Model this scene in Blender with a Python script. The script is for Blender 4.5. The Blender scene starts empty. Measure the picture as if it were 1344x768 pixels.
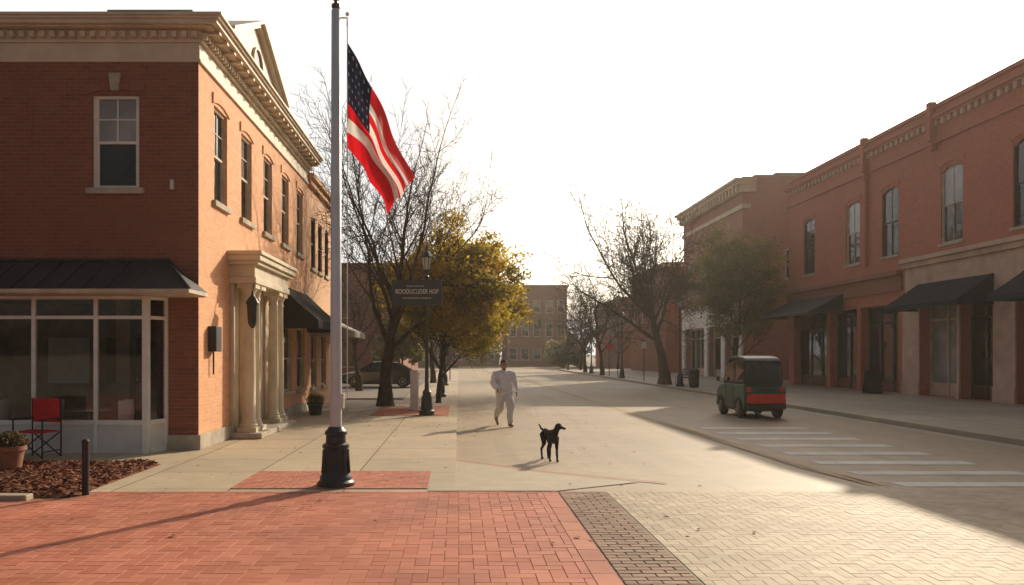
import bpy, bmesh, math, random, time
import numpy as np
from mathutils import Vector, Matrix, Euler, noise
random.seed(11)
R = random.Random(5)
scene = bpy.context.scene
COL = scene.collection

# ------------------------------------------------------------------ materials
def new_mat(name):
    m = bpy.data.materials.new(name); m.use_nodes = True
    nt = m.node_tree
    return m, nt, nt.nodes['Principled BSDF']

def c4(c): return (c[0], c[1], c[2], 1)
def mul(c, k): return (min(1, c[0]*k), min(1, c[1]*k), min(1, c[2]*k))

def mixc(nt, fac, a, b, blend='MIX'):
    n = nt.nodes.new('ShaderNodeMix'); n.data_type = 'RGBA'; n.blend_type = blend
    for s, v in ((0, fac), (6, a), (7, b)):
        if hasattr(v, 'is_linked') or hasattr(v, 'links'):
            nt.links.new(v, n.inputs[s])
        else:
            n.inputs[s].default_value = c4(v) if s > 0 and len(v) == 3 else v
    return n.outputs[2]

def ramp(nt, src, lo, hi):
    n = nt.nodes.new('ShaderNodeMapRange')
    n.inputs[1].default_value = lo; n.inputs[2].default_value = hi
    nt.links.new(src, n.inputs[0]); return n.outputs[0]

def noise_tex(nt, vec, scale, detail=4, rough=0.6):
    n = nt.nodes.new('ShaderNodeTexNoise')
    n.inputs['Scale'].default_value = scale; n.inputs['Detail'].default_value = detail
    n.inputs['Roughness'].default_value = rough
    if vec is not None: nt.links.new(vec, n.inputs['Vector'])
    return n.outputs['Fac']

def add_bump(nt, b, h, strength=0.3, dist=0.01):
    n = nt.nodes.new('ShaderNodeBump'); n.inputs['Strength'].default_value = strength
    n.inputs['Distance'].default_value = dist
    nt.links.new(h, n.inputs['Height']); nt.links.new(n.outputs[0], b.inputs['Normal'])

def mat(name, base, rough=0.8, var=0.18, scale=4, bump=0.15, spec=0.3, metallic=0.0, fine=60):
    m, nt, b = new_mat(name)
    tc = nt.nodes.new('ShaderNodeTexCoord').outputs['Object']
    n1 = noise_tex(nt, tc, scale)
    col = mixc(nt, ramp(nt, n1, 0.3, 0.7), mul(base, 1-var), mul(base, 1+var))
    nt.links.new(col, b.inputs['Base Color'])
    b.inputs['Roughness'].default_value = rough
    b.inputs['Specular IOR Level'].default_value = spec
    b.inputs['Metallic'].default_value = metallic
    if bump > 0: add_bump(nt, b, noise_tex(nt, tc, fine, 3), bump, 0.004)
    return m

def brick_mat(name, c1, c2, mortar, w=0.215, h=0.075, ms=0.009, dirt=0.35, bump=0.5):
    m, nt, b = new_mat(name)
    uv = nt.nodes.new('ShaderNodeTexCoord').outputs['UV']
    bt = nt.nodes.new('ShaderNodeTexBrick')
    bt.inputs['Scale'].default_value = 1; bt.inputs['Brick Width'].default_value = w
    bt.inputs['Row Height'].default_value = h; bt.inputs['Mortar Size'].default_value = ms
    bt.inputs['Mortar Smooth'].default_value = 0.2
    bt.inputs['Color1'].default_value = c4(c1); bt.inputs['Color2'].default_value = c4(c2)
    bt.inputs['Mortar'].default_value = c4(mortar)
    nt.links.new(uv, bt.inputs['Vector'])
    n1 = noise_tex(nt, uv, 0.45, 6, 0.65)
    n2 = noise_tex(nt, uv, 7, 4)
    mp = nt.nodes.new('ShaderNodeMapping'); mp.inputs['Scale'].default_value = (2.2, 0.18, 1)
    nt.links.new(uv, mp.inputs[0])
    n3 = noise_tex(nt, mp.outputs[0], 1.0, 5)
    mm = nt.nodes.new('ShaderNodeMath'); mm.operation = 'MULTIPLY'; mm.inputs[1].default_value = dirt
    nt.links.new(ramp(nt, n1, 0.4, 0.75), mm.inputs[0])
    c = mixc(nt, mm.outputs[0], bt.outputs['Color'], mul(c1, 0.5))
    m2 = nt.nodes.new('ShaderNodeMath'); m2.operation = 'MULTIPLY'; m2.inputs[1].default_value = dirt*0.8
    nt.links.new(ramp(nt, n3, 0.5, 0.75), m2.inputs[0])
    c = mixc(nt, m2.outputs[0], c, mul(mortar, 0.8))
    c = mixc(nt, ramp(nt, n2, 0.2, 1.4), c, mul(c2, 1.3))
    nt.links.new(c, b.inputs['Base Color'])
    b.inputs['Roughness'].default_value = 0.85; b.inputs['Specular IOR Level'].default_value = 0.25
    inv = nt.nodes.new('ShaderNodeMath'); inv.operation = 'SUBTRACT'; inv.inputs[0].default_value = 1
    nt.links.new(bt.outputs['Fac'], inv.inputs[1])
    ad = nt.nodes.new('ShaderNodeMath'); ad.operation = 'MULTIPLY_ADD'; ad.inputs[1].default_value = 0.25
    nt.links.new(n2, ad.inputs[0]); nt.links.new(inv.outputs[0], ad.inputs[2])
    add_bump(nt, b, ad.outputs[0], bump, 0.008)
    return m

def attr_mat(name, ca, cb, rough=0.8, trans=0.0, nvar=0.25, nscale=3, spec=0.3, bump=0.25):
    m, nt, b = new_mat(name)
    at = nt.nodes.new('ShaderNodeAttribute'); at.attribute_name = 'Col'
    sep = nt.nodes.new('ShaderNodeSeparateColor'); nt.links.new(at.outputs['Color'], sep.inputs[0])
    c = mixc(nt, sep.outputs[0], ca, cb)
    pos = nt.nodes.new('ShaderNodeNewGeometry').outputs['Position']
    n1 = noise_tex(nt, pos, nscale, 5)
    hv = nt.nodes.new('ShaderNodeHueSaturation'); nt.links.new(c, hv.inputs['Color'])
    mr = nt.nodes.new('ShaderNodeMapRange'); mr.inputs[1].default_value = 0.3; mr.inputs[2].default_value = 0.7
    mr.inputs[3].default_value = 1-nvar; mr.inputs[4].default_value = 1+nvar*0.5
    nt.links.new(n1, mr.inputs[0]); nt.links.new(mr.outputs[0], hv.inputs['Value'])
    nt.links.new(hv.outputs[0], b.inputs['Base Color'])
    b.inputs['Roughness'].default_value = rough; b.inputs['Specular IOR Level'].default_value = spec
    if bump: add_bump(nt, b, noise_tex(nt, pos, 45, 4), bump, 0.006)
    if trans > 0:
        tr = nt.nodes.new('ShaderNodeBsdfTranslucent'); nt.links.new(hv.outputs[0], tr.inputs[0])
        ms = nt.nodes.new('ShaderNodeMixShader'); ms.inputs[0].default_value = trans
        nt.links.new(b.outputs[0], ms.inputs[1]); nt.links.new(tr.outputs[0], ms.inputs[2])
        nt.links.new(ms.outputs[0], nt.nodes['Material Output'].inputs[0])
    return m

def ground_mat(name, base, spots=0.3, crack=True, joint=None, rough=0.75, agg=0.15, spec=0.3):
    m, nt, b = new_mat(name)
    pos = nt.nodes.new('ShaderNodeNewGeometry').outputs['Position']
    n1 = noise_tex(nt, pos, 0.22, 7, 0.65)
    n2 = noise_tex(nt, pos, 2.3, 6, 0.65)
    n3 = noise_tex(nt, pos, 90, 2)
    c = mixc(nt, ramp(nt, n1, 0.3, 0.7), mul(base, 1-spots), mul(base, 1+spots*0.6))
    c = mixc(nt, ramp(nt, n2, 0.35, 0.85), c, mul(base, 1-spots*1.1))
    c = mixc(nt, ramp(nt, n3, 0.55, 0.9), c, mul(base, 1+agg*3))
    c = mixc(nt, ramp(nt, n3, 0.45, 0.1), c, mul(base, 1-agg*3))
    if crack:
        dist = nt.nodes.new('ShaderNodeVectorMath'); dist.operation = 'MULTIPLY_ADD'
        nn = nt.nodes.new('ShaderNodeTexNoise'); nn.inputs['Scale'].default_value = 0.9; nn.inputs['Detail'].default_value = 6
        nt.links.new(pos, nn.inputs['Vector'])
        nt.links.new(nn.outputs['Color'], dist.inputs[0]); dist.inputs[1].default_value = (1.6, 1.6, 0)
        nt.links.new(pos, dist.inputs[2])
        v = nt.nodes.new('ShaderNodeTexVoronoi'); v.feature = 'DISTANCE_TO_EDGE'; v.inputs['Scale'].default_value = 0.28
        nt.links.new(dist.outputs[0], v.inputs['Vector'])
        c = mixc(nt, ramp(nt, v.outputs['Distance'], 0.004, 0.0), c, mul(base, 0.6))
        mp = nt.nodes.new('ShaderNodeMapping'); mp.inputs['Scale'].default_value = (1.1, 0.05, 1)
        nt.links.new(pos, mp.inputs[0])
        n5 = noise_tex(nt, mp.outputs[0], 1.0, 4)
        c = mixc(nt, ramp(nt, n5, 0.52, 0.9), c, mul(base, 0.55))
    if joint:
        bt = nt.nodes.new('ShaderNodeTexBrick'); bt.offset = 0.0
        bt.inputs['Scale'].default_value = 1; bt.inputs['Brick Width'].default_value = joint
        bt.inputs['Row Height'].default_value = joint; bt.inputs['Mortar Size'].default_value = 0.012
        bt.inputs['Color1'].default_value = (0.88, 0.88, 0.88, 1); bt.inputs['Color2'].default_value = (1.1, 1.08, 1.05, 1)
        bt.inputs['Mortar'].default_value = (0.3, 0.28, 0.25, 1)
        nt.links.new(pos, bt.inputs['Vector'])
        c = mixc(nt, (1.0), c, bt.outputs['Color'], 'MULTIPLY')
    nt.links.new(c, b.inputs['Base Color'])
    b.inputs['Roughness'].default_value = rough; b.inputs['Specular IOR Level'].default_value = spec
    add_bump(nt, b, n3, 0.35, 0.006)
    return m

def glass_mat(name, tint=(0.015, 0.017, 0.019), rough=0.04, var=0.6, spec=0.35):
    m, nt, b = new_mat(name)
    tc = nt.nodes.new('ShaderNodeNewGeometry').outputs['Position']
    n = noise_tex(nt, tc, 1.1, 2)
    c = mixc(nt, ramp(nt, n, 0.35, 0.65), mul(tint, 1-var), mul(tint, 1+var))
    nt.links.new(c, b.inputs['Base Color'])
    b.inputs['Roughness'].default_value = rough; b.inputs['Specular IOR Level'].default_value = spec
    add_bump(nt, b, noise_tex(nt, tc, 2.0, 1), 0.06, 0.02)
    return m

def clear_glass(name, k=0.12, tc_=(0.75, 0.8, 0.8)):
    m, nt, b = new_mat(name)
    nt.nodes.remove(b)
    t = nt.nodes.new('ShaderNodeBsdfTransparent'); t.inputs[0].default_value = c4(tc_)
    g = nt.nodes.new('ShaderNodeBsdfGlossy'); g.inputs['Roughness'].default_value = 0.03
    f = nt.nodes.new('ShaderNodeFresnel'); f.inputs[0].default_value = 1.5
    a = nt.nodes.new('ShaderNodeMath'); a.operation = 'ADD'; a.inputs[1].default_value = k
    nt.links.new(f.outputs[0], a.inputs[0])
    ms = nt.nodes.new('ShaderNodeMixShader')
    nt.links.new(a.outputs[0], ms.inputs[0]); nt.links.new(t.outputs[0], ms.inputs[1]); nt.links.new(g.outputs[0], ms.inputs[2])
    nt.links.new(ms.outputs[0], nt.nodes['Material Output'].inputs[0])
    return m

M = {}
M['brickL'] = brick_mat('brick_shade_tint', (0.19, 0.055, 0.034), (0.28, 0.094, 0.055), (0.23, 0.16, 0.12))  # left building's brick, darkened so the front wall's shade is in the colour
M['brickLs'] = brick_mat('brick_sunlit_tint', (0.64, 0.295, 0.15), (0.76, 0.39, 0.21), (0.64, 0.45, 0.30), dirt=0.18)  # same brick lightened: sunlight on the side wall is put into the colour
M['brickLow'] = brick_mat('brick_orange', (0.62, 0.33, 0.18), (0.70, 0.40, 0.22), (0.56, 0.42, 0.29))
M['brickR'] = brick_mat('brick_warm_red', (0.40, 0.115, 0.075), (0.50, 0.16, 0.10), (0.38, 0.23, 0.17), dirt=0.35)
M['brickFar'] = brick_mat('brick_old', (0.36, 0.165, 0.11), (0.43, 0.215, 0.15), (0.39, 0.29, 0.23))
M['brickFar2'] = brick_mat('brick_dark', (0.24, 0.09, 0.058), (0.30, 0.12, 0.08), (0.27, 0.19, 0.15))
M['cream'] = mat('painted_cream_trim', (0.62, 0.52, 0.38), 0.6, 0.15, 2, 0.1)
M['creamdirty'] = mat('weathered_cream_trim', (0.52, 0.44, 0.33), 0.7, 0.25, 3, 0.2)
M['stone'] = mat('limestone', (0.44, 0.38, 0.30), 0.85, 0.25, 3, 0.3)
M['stonepink'] = mat('pinkish_stone', (0.56, 0.38, 0.30), 0.8, 0.2, 1.5, 0.3)
M['white'] = mat('white_paint', (0.78, 0.76, 0.71), 0.45, 0.1, 3, 0.05)
M['pale'] = mat('pale_grey_panel', (0.62, 0.61, 0.59), 0.5, 0.12, 3, 0.05)
M['darkframe'] = mat('dark_frame_paint', (0.035, 0.033, 0.032), 0.5, 0.2, 3, 0.05)
M['blackmetal'] = mat('black_cast_metal', (0.022, 0.024, 0.027), 0.42, 0.3, 5, 0.15, 0.5)
M['poleMetal'] = mat('painted_aluminium', (0.58, 0.62, 0.66), 0.35, 0.10, 2, 0.03, 0.4, 0.35)
M['roofmetal'] = mat('dark_roof_metal', (0.04, 0.04, 0.042), 0.55, 0.25, 2, 0.1, 0.3)
M['roofgrey'] = mat('grey_roofing', (0.34, 0.34, 0.33), 0.8, 0.2, 2, 0.1)
M['awnblack'] = mat('black_awning_canvas', (0.022, 0.021, 0.02), 0.9, 0.25, 3, 0.25, 0.1)
M['awnnavy'] = mat('navy_awning_canvas', (0.016, 0.019, 0.03), 0.9, 0.25, 3, 0.25, 0.1)
M['awngrey'] = mat('grey_awning_canvas', (0.32, 0.29, 0.25), 0.9, 0.2, 3, 0.25)
M['glass'] = glass_mat('window_glass')
M['glassblind'] = glass_mat('window_glass_with_blind', (0.27, 0.27, 0.26), 0.12, 0.25)
M['clear'] = clear_glass('shop_glass', 0.05, (0.95, 0.96, 0.95))
M['cartglass'] = glass_mat('dark_vehicle_glass', (0.012, 0.014, 0.015), 0.05)
M['inside'] = mat('dim_interior', (0.34, 0.26, 0.19), 0.8, 0.55, 1.0, 0.0)
M['wood'] = mat('brown_wood', (0.13, 0.06, 0.032), 0.6, 0.3, 6, 0.2)
M['bark'] = mat('tree_bark', (0.06, 0.044, 0.033), 0.95, 0.35, 6, 0.6, 0.2, 0, 25)
M['barklight'] = mat('pale_bark', (0.10, 0.075, 0.058), 0.95, 0.3, 6, 0.5, 0.2, 0, 25)
M['terracotta'] = mat('terracotta', (0.30, 0.13, 0.08), 0.8, 0.2, 6, 0.2)
M['tyre'] = mat('tyre_rubber', (0.02, 0.02, 0.02), 0.85, 0.2, 8, 0.1)
M['rim'] = mat('wheel_rim', (0.25, 0.25, 0.25), 0.35, 0.1, 5, 0.0, 0.5, 0.6)
M['carblack'] = mat('black_car_paint', (0.010, 0.010, 0.012), 0.2, 0.1, 2, 0.0, 0.5)
M['green'] = mat('dark_green_paint', (0.014, 0.085, 0.038), 0.35, 0.2, 3, 0.03, 0.4)
M['red'] = mat('bright_red_paint', (0.68, 0.025, 0.015), 0.4, 0.15, 4, 0.03, 0.4)
M['redcloth'] = mat('red_canvas', (0.60, 0.03, 0.03), 0.9, 0.15, 8, 0.2)
M['amber'] = mat('amber_plastic', (0.3, 0.12, 0.02), 0.3, 0.1, 5, 0)
M['skin'] = mat('skin', (0.30, 0.16, 0.105), 0.55, 0.12, 12, 0.05)
M['hair'] = mat('dark_hair', (0.02, 0.014, 0.01), 0.8, 0.3, 40, 0.4)
M['shirt'] = mat('pale_grey_cotton_top', (0.68, 0.67, 0.71), 0.9, 0.08, 9, 0.3, fine=120)
M['trouser'] = mat('pale_grey_cotton', (0.62, 0.60, 0.60), 0.9, 0.08, 9, 0.3, fine=120)
M['shoe'] = mat('worn_shoe', (0.22, 0.15, 0.11), 0.7, 0.2, 9, 0.1)
M['fur'] = mat('black_fur', (0.012, 0.010, 0.010), 0.7, 0.4, 22, 0.6, 0.3, 0, 90)
M['signface'] = mat('slate_sign_paint', (0.028, 0.036, 0.045), 0.5, 0.15, 3, 0.05)
M['lettering'] = mat('pale_lettering', (0.75, 0.74, 0.71), 0.6, 0.05, 3, 0)
M['gold'] = mat('brown_finial', (0.10, 0.05, 0.03), 0.4, 0.2, 4, 0.05, 0.5, 0.3)
M['lampglass'] = mat('frosted_lamp_glass', (0.45, 0.45, 0.42), 0.2, 0.1, 4, 0)
M['asphalt'] = ground_mat('worn_road_surface', (0.37, 0.275, 0.18), 0.27, rough=0.65, spec=0.35)
M['concrete'] = ground_mat('sidewalk_concrete', (0.49, 0.39, 0.275), 0.25, False, 1.52, 0.66, 0.05)
M['concreteR'] = ground_mat('old_sidewalk_concrete', (0.43, 0.355, 0.275), 0.25, False, 1.9, 0.66, 0.05)
M['kerb'] = ground_mat('kerb_concrete', (0.44, 0.36, 0.265), 0.25, False, None, 0.7, 0.06)
M['mortar'] = ground_mat('sand_joint', (0.33, 0.135, 0.085), 0.2, False)
M['bed'] = ground_mat('tan_sand_joint', (0.27, 0.20, 0.14), 0.2, False)
M['earth'] = ground_mat('dry_ground', (0.17, 0.14, 0.10), 0.35, False, None, 0.95, 0.15)
M['lot'] = ground_mat('parking_asphalt', (0.22, 0.18, 0.14), 0.25)
M['white_mark'] = ground_mat('worn_white_marking', (0.66, 0.62, 0.55), 0.28, True, None, 0.7, 0.16)
M['yellow_mark'] = ground_mat('worn_yellow_marking', (0.50, 0.31, 0.11), 0.28, True, None, 0.7, 0.14)
M['redline'] = ground_mat('brick_edging', (0.42, 0.16, 0.10), 0.25, False)
M['paverred'] = attr_mat('red_clay_paver', (0.42, 0.132, 0.078), (0.51, 0.185, 0.115), 0.75, nvar=0.25, nscale=0.9)
M['paverbeige'] = attr_mat('tan_paver', (0.38, 0.28, 0.185), (0.47, 0.36, 0.25), 0.7, nvar=0.25, nscale=0.7)
M['paverbrown'] = attr_mat('brown_paver', (0.20, 0.105, 0.065), (0.30, 0.175, 0.11), 0.75, nvar=0.25, nscale=2)
M['mulch'] = attr_mat('bark_mulch', (0.12, 0.04, 0.02), (0.38, 0.14, 0.07), 0.95, nvar=0.35, nscale=4)
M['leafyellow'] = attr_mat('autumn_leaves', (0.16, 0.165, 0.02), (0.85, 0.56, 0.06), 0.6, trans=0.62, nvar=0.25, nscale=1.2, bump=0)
M['leafgreen'] = attr_mat('green_leaves', (0.12, 0.12, 0.03), (0.42, 0.34, 0.10), 0.6, trans=0.58, nvar=0.3, nscale=1.0, bump=0)
M['leafdull'] = attr_mat('dull_distant_leaves', (0.07, 0.065, 0.045), (0.15, 0.125, 0.09), 0.8, trans=0.3, nvar=0.25, nscale=0.4, bump=0)
M['flowers'] = attr_mat('flower_leaves', (0.05, 0.08, 0.03), (0.35, 0.12, 0.08), 0.7, trans=0.3, bump=0)

# ------------------------------------------------------------------ mesh builder
class MB:
    def __init__(s): s.v = []; s.f = []; s.m = []; s.c = []
    def face(s, pts, m=0, c=0.5):
        n = len(s.v); s.v.extend([tuple(p) for p in pts]); s.f.append(tuple(range(n, n+len(pts)))); s.m.append(m); s.c.append(c)
    def idx(s, vs, fs, m=0, c=0.5):
        n = len(s.v); s.v.extend([tuple(p) for p in vs])
        for f in fs: s.f.append(tuple(i+n for i in f)); s.m.append(m); s.c.append(c)
    def box(s, x0, x1, y0, y1, z0, z1, m=0, c=0.5):
        v = [(x0,y0,z0),(x1,y0,z0),(x1,y1,z0),(x0,y1,z0),(x0,y0,z1),(x1,y0,z1),(x1,y1,z1),(x0,y1,z1)]
        s.idx(v, [(0,3,2,1),(4,5,6,7),(0,1,5,4),(1,2,6,5),(2,3,7,6),(3,0,4,7)], m, c)
    def prism(s, poly, axis, a, b, m=0):
        def P(p, t):
            return (t, p[0], p[1]) if axis == 'x' else ((p[0], t, p[1]) if axis == 'y' else (p[0], p[1], t))
        n = len(poly); v = [P(p, a) for p in poly]+[P(p, b) for p in poly]
        fs = [tuple(range(n)), tuple(range(2*n-1, n-1, -1))]
        for i in range(n):
            j = (i+1) % n; fs.append((i, i+n, j+n, j))
        s.idx(v, fs, m)
    def path(s, pts, rad, n=6, m=0, cap=True, c=0.5):
        pts = [Vector(p) for p in pts]
        base = len(s.v); up = None; last = len(pts)-1
        cs = [(math.cos(2*math.pi*k/n), math.sin(2*math.pi*k/n)) for k in range(n)]
        for i, p in enumerate(pts):
            d = (pts[min(i+1, last)]-pts[max(i-1, 0)])
            if d.length < 1e-9: d = Vector((0, 0, 1))
            d.normalize()
            if up is None:
                up = d.orthogonal().normalized()
            else:
                up = (up - d*up.dot(d))
                up = up.normalized() if up.length > 1e-6 else d.orthogonal().normalized()
            w = d.cross(up); r = rad[i]
            for a, b in cs:
                q = p+up*(a*r)+w*(b*r); s.v.append((q.x, q.y, q.z))
        for i in range(last):
            for k in range(n):
                k2 = (k+1) % n
                s.f.append((base+i*n+k, base+i*n+k2, base+(i+1)*n+k2, base+(i+1)*n+k)); s.m.append(m); s.c.append(c)
        if cap:
            s.f.append(tuple(base+k for k in range(n))[::-1]); s.m.append(m); s.c.append(c)
            s.f.append(tuple(base+last*n+k for k in range(n))); s.m.append(m); s.c.append(c)
    def lathe(s, prof, c=(0, 0, 0), n=24, m=0):
        base = len(s.v)
        for r, z in prof:
            for k in range(n):
                a = 2*math.pi*(k+0.5)/n
                s.v.append((c[0]+r*math.cos(a), c[1]+r*math.sin(a), c[2]+z))
        for i in range(len(prof)-1):
            for k in range(n):
                k2 = (k+1) % n
                s.f.append((base+i*n+k, base+i*n+k2, base+(i+1)*n+k2, base+(i+1)*n+k)); s.m.append(m); s.c.append(0.5)
        s.f.append(tuple(base+k for k in range(n))[::-1]); s.m.append(m); s.c.append(0.5)
        s.f.append(tuple(base+(len(prof)-1)*n+k for k in range(n))); s.m.append(m); s.c.append(0.5)
    def ell(s, c, r, n=12, m=0, rot=None):
        bm = bmesh.new(); bmesh.ops.create_uvsphere(bm, u_segments=n, v_segments=max(6, n*2//3), radius=1)
        mt = Matrix.Diagonal((r[0], r[1], r[2], 1))
        if rot: mt = Euler(rot).to_matrix().to_4x4() @ mt
        vs = [tuple(Vector(c)+(mt @ v.co)) for v in bm.verts]
        bm.verts.index_update()
        s.idx(vs, [tuple(v.index for v in f.verts) for f in bm.faces], m); bm.free()
    def mesh(s, name, mats, off=(0, 0, 0), smooth=False, col=False, uv=True):
        me = bpy.data.meshes.new(name)
        me.from_pydata([(v[0]-off[0], v[1]-off[1], v[2]-off[2]) for v in s.v], [], s.f)
        for mm in mats: me.materials.append(mm)
        me.polygons.foreach_set('material_index', s.m)
        if smooth: me.polygons.foreach_set('use_smooth', [True]*len(s.f))
        if not col and uv and len(s.f):
            nl = len(me.loops); lv = np.empty(nl, np.int32); me.loops.foreach_get('vertex_index', lv)
            V = np.array(s.v, dtype=np.float64)[lv]
            nrm = np.empty(len(me.polygons)*3, np.float32); me.polygons.foreach_get('normal', nrm); nrm = np.abs(nrm.reshape(-1, 3))
            lt = np.empty(len(me.polygons), np.int32); me.polygons.foreach_get('loop_total', lt)
            nn = np.repeat(nrm, lt, axis=0)
            isz = (nn[:, 2] >= nn[:, 0]) & (nn[:, 2] >= nn[:, 1]); isx = (~isz) & (nn[:, 0] >= nn[:, 1])
            a = np.where(isx, V[:, 1], V[:, 0]); b = np.where(isz, V[:, 1], V[:, 2])
            uvl = me.uv_layers.new(name='UVMap'); uvl.data.foreach_set('uv', (np.stack([a, b], 1)+40).astype(np.float32).ravel())
        if col:
            ca = me.color_attributes.new('Col', 'FLOAT_COLOR', 'CORNER')
            lt = np.empty(len(me.polygons), np.int32); me.polygons.foreach_get('loop_total', lt)
            cc = np.repeat(np.array(s.c, np.float32), lt); d = np.stack([cc, cc, cc, np.ones_like(cc)], 1)
            ca.data.foreach_set('color', d.ravel())
        me.update(); return me

def setp(o, label=None, category=None, group=None, kind=None):
    if label: o['label'] = label
    if category: o['category'] = category
    if group: o['group'] = group
    if kind: o['kind'] = kind
    return o

def obj(name, me, parent=None, loc=(0, 0, 0), rot=None):
    o = bpy.data.objects.new(name, me); COL.objects.link(o)
    if parent is not None: o.parent = parent
    o.location = loc
    if rot: o.rotation_euler = rot
    return o

def empty(name, loc, label, category, group=None, rot=None):
    o = bpy.data.objects.new(name, None); o.empty_display_size = 0.3; COL.objects.link(o)
    o.location = loc
    if rot: o.rotation_euler = rot
    return setp(o, label, category, group)

def part(mb, name, mats, parent, smooth=False, bevel=0.0, col=False, world=True, uv=True):
    off = (0, 0, 0)
    if world and parent is not None:
        p = parent; off = Vector((0, 0, 0))
        while p is not None: off = off+p.location; p = p.parent
    me = mb.mesh(name, mats, off, smooth, col, uv)
    o = obj(name, me, parent)
    if bevel:
        bv = o.modifiers.new('bevel', 'BEVEL'); bv.width = bevel; bv.segments = 2; bv.limit_method = 'ANGLE'
    if smooth and not bevel:
        try: me.set_sharp_from_angle(angle=math.radians(40))
        except Exception: pass
    return o

def copy_thing(root, loc, rotz=None, label=None):
    ch = list(root.children_recursive)
    new = root.copy(); COL.objects.link(new); new.location = loc
    if rotz is not None: new.rotation_euler = (0, 0, rotz)
    mp = {root: new}
    for c in ch:
        k = c.copy(); COL.objects.link(k); mp[c] = k
    for c in ch:
        mp[c].parent = mp[c.parent]
    if label: new['label'] = label
    return new

def leaf_mesh(name, C, Rd, tone, per, ls, mt, zc, zr, seed, flat=0.75, expo=0.45):
    rng = np.random.default_rng(seed); n = len(C)
    C = np.repeat(np.array(C, float).reshape(-1, 3), per, 0); Rd = np.repeat(np.array(Rd, float), per); tone = np.repeat(np.array(tone, float), per); N = n*per
    def unit():
        a = rng.normal(size=(N, 3)); return a/np.linalg.norm(a, axis=1, keepdims=True)
    q = unit()*(rng.random(N)**expo*Rd)[:, None]; q[:, 2] *= flat; p = C+q
    a = unit(); b = np.cross(a, unit()); b /= np.linalg.norm(b, axis=1, keepdims=True)+1e-9; c = np.cross(a, b)
    l = (ls*rng.uniform(0.6, 1.25, N))[:, None]
    V = np.stack([p-b*l, p+c*l*0.55, p+b*l, p-c*l*0.55], 1).reshape(-1, 3)
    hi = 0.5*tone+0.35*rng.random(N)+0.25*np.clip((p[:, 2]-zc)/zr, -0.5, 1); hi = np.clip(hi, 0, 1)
    me = bpy.data.meshes.new(name); me.vertices.add(4*N); me.vertices.foreach_set('co', V.astype(np.float32).ravel())
    me.loops.add(4*N); me.loops.foreach_set('vertex_index', np.arange(4*N, dtype=np.int32))
    me.polygons.add(N); me.polygons.foreach_set('loop_start', np.arange(0, 4*N, 4, dtype=np.int32))
    me.update(calc_edges=True); me.materials.append(mt)
    ca = me.color_attributes.new('Col', 'FLOAT_COLOR', 'CORNER'); cc = np.repeat(hi, 4)
    ca.data.foreach_set('color', np.stack([cc, cc, cc, np.ones_like(cc)], 1).astype(np.float32).ravel())
    return me

# ------------------------------------------------------------------ camera / light
H = 1.8
cam = bpy.data.cameras.new('Camera'); co = bpy.data.objects.new('Camera', cam); COL.objects.link(co)
co.location = (0, 0, H); co.rotation_euler = (math.radians(90), 0, 0)
cam.lens = 36*1045/1344; cam.sensor_width = 36
cam.shift_x = 70/1344; cam.shift_y = 81/1344; cam.clip_end = 3000
scene.camera = co
EL = math.radians(24.5); AZ = math.radians(32.5)
sd = Vector((math.sin(AZ)*math.cos(EL), math.cos(AZ)*math.cos(EL), math.sin(EL)))
sl = bpy.data.lights.new('sun', 'SUN'); sl.energy = 5; sl.angle = math.radians(0.5); sl.color = (1.0, 0.86, 0.64)
so = bpy.data.objects.new('sun', sl); COL.objects.link(so); so.rotation_euler = (-sd).to_track_quat('-Z', 'Y').to_euler()
so.location = (20, 30, 40)
w = bpy.data.worlds.new('World'); scene.world = w; w.use_nodes = True
wn = w.node_tree
bg = wn.nodes['Background']; sky = wn.nodes.new('ShaderNodeTexSky'); sky.sky_type = 'NISHITA'
sky.sun_disc = False; sky.sun_elevation = EL; sky.sun_rotation = AZ; sky.dust_density = 5.0; sky.air_density = 1.0; sky.ozone_density = 1.0
hs = wn.nodes.new('ShaderNodeHueSaturation'); hs.inputs['Saturation'].default_value = 0.4
wn.links.new(sky.outputs[0], hs.inputs['Color'])
skyc = mixc(wn, 1.0, hs.outputs[0], (1.0, 0.95, 0.88), 'MULTIPLY')
gd = Vector((0.12, 0.96, 0.22)).normalized()
tcw = wn.nodes.new('ShaderNodeTexCoord'); dp = wn.nodes.new('ShaderNodeVectorMath'); dp.operation = 'DOT_PRODUCT'
wn.links.new(tcw.outputs['Generated'], dp.inputs[0]); dp.inputs[1].default_value = gd
mrw = wn.nodes.new('ShaderNodeMapRange'); mrw.interpolation_type = 'SMOOTHSTEP'; mrw.inputs[1].default_value = 0.42; mrw.inputs[2].default_value = 0.78
wn.links.new(dp.outputs['Value'], mrw.inputs[0])
bright = mixc(wn, 1.0, skyc, (8.2, 8.1, 7.95), 'LIGHTEN')
dim = mixc(wn, 1.0, skyc, (0.64, 0.65, 0.68), 'MULTIPLY')
wc = mixc(wn, mrw.outputs[0], dim, bright)
wn.links.new(wc, bg.inputs[0]); bg.inputs[1].default_value = 0.125
scene.view_settings.view_transform = 'Standard'; scene.view_settings.look = 'None'; scene.view_settings.exposure = 0

FX = math.radians(90); FNX = math.radians(-90)
RZ = -0.06
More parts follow.
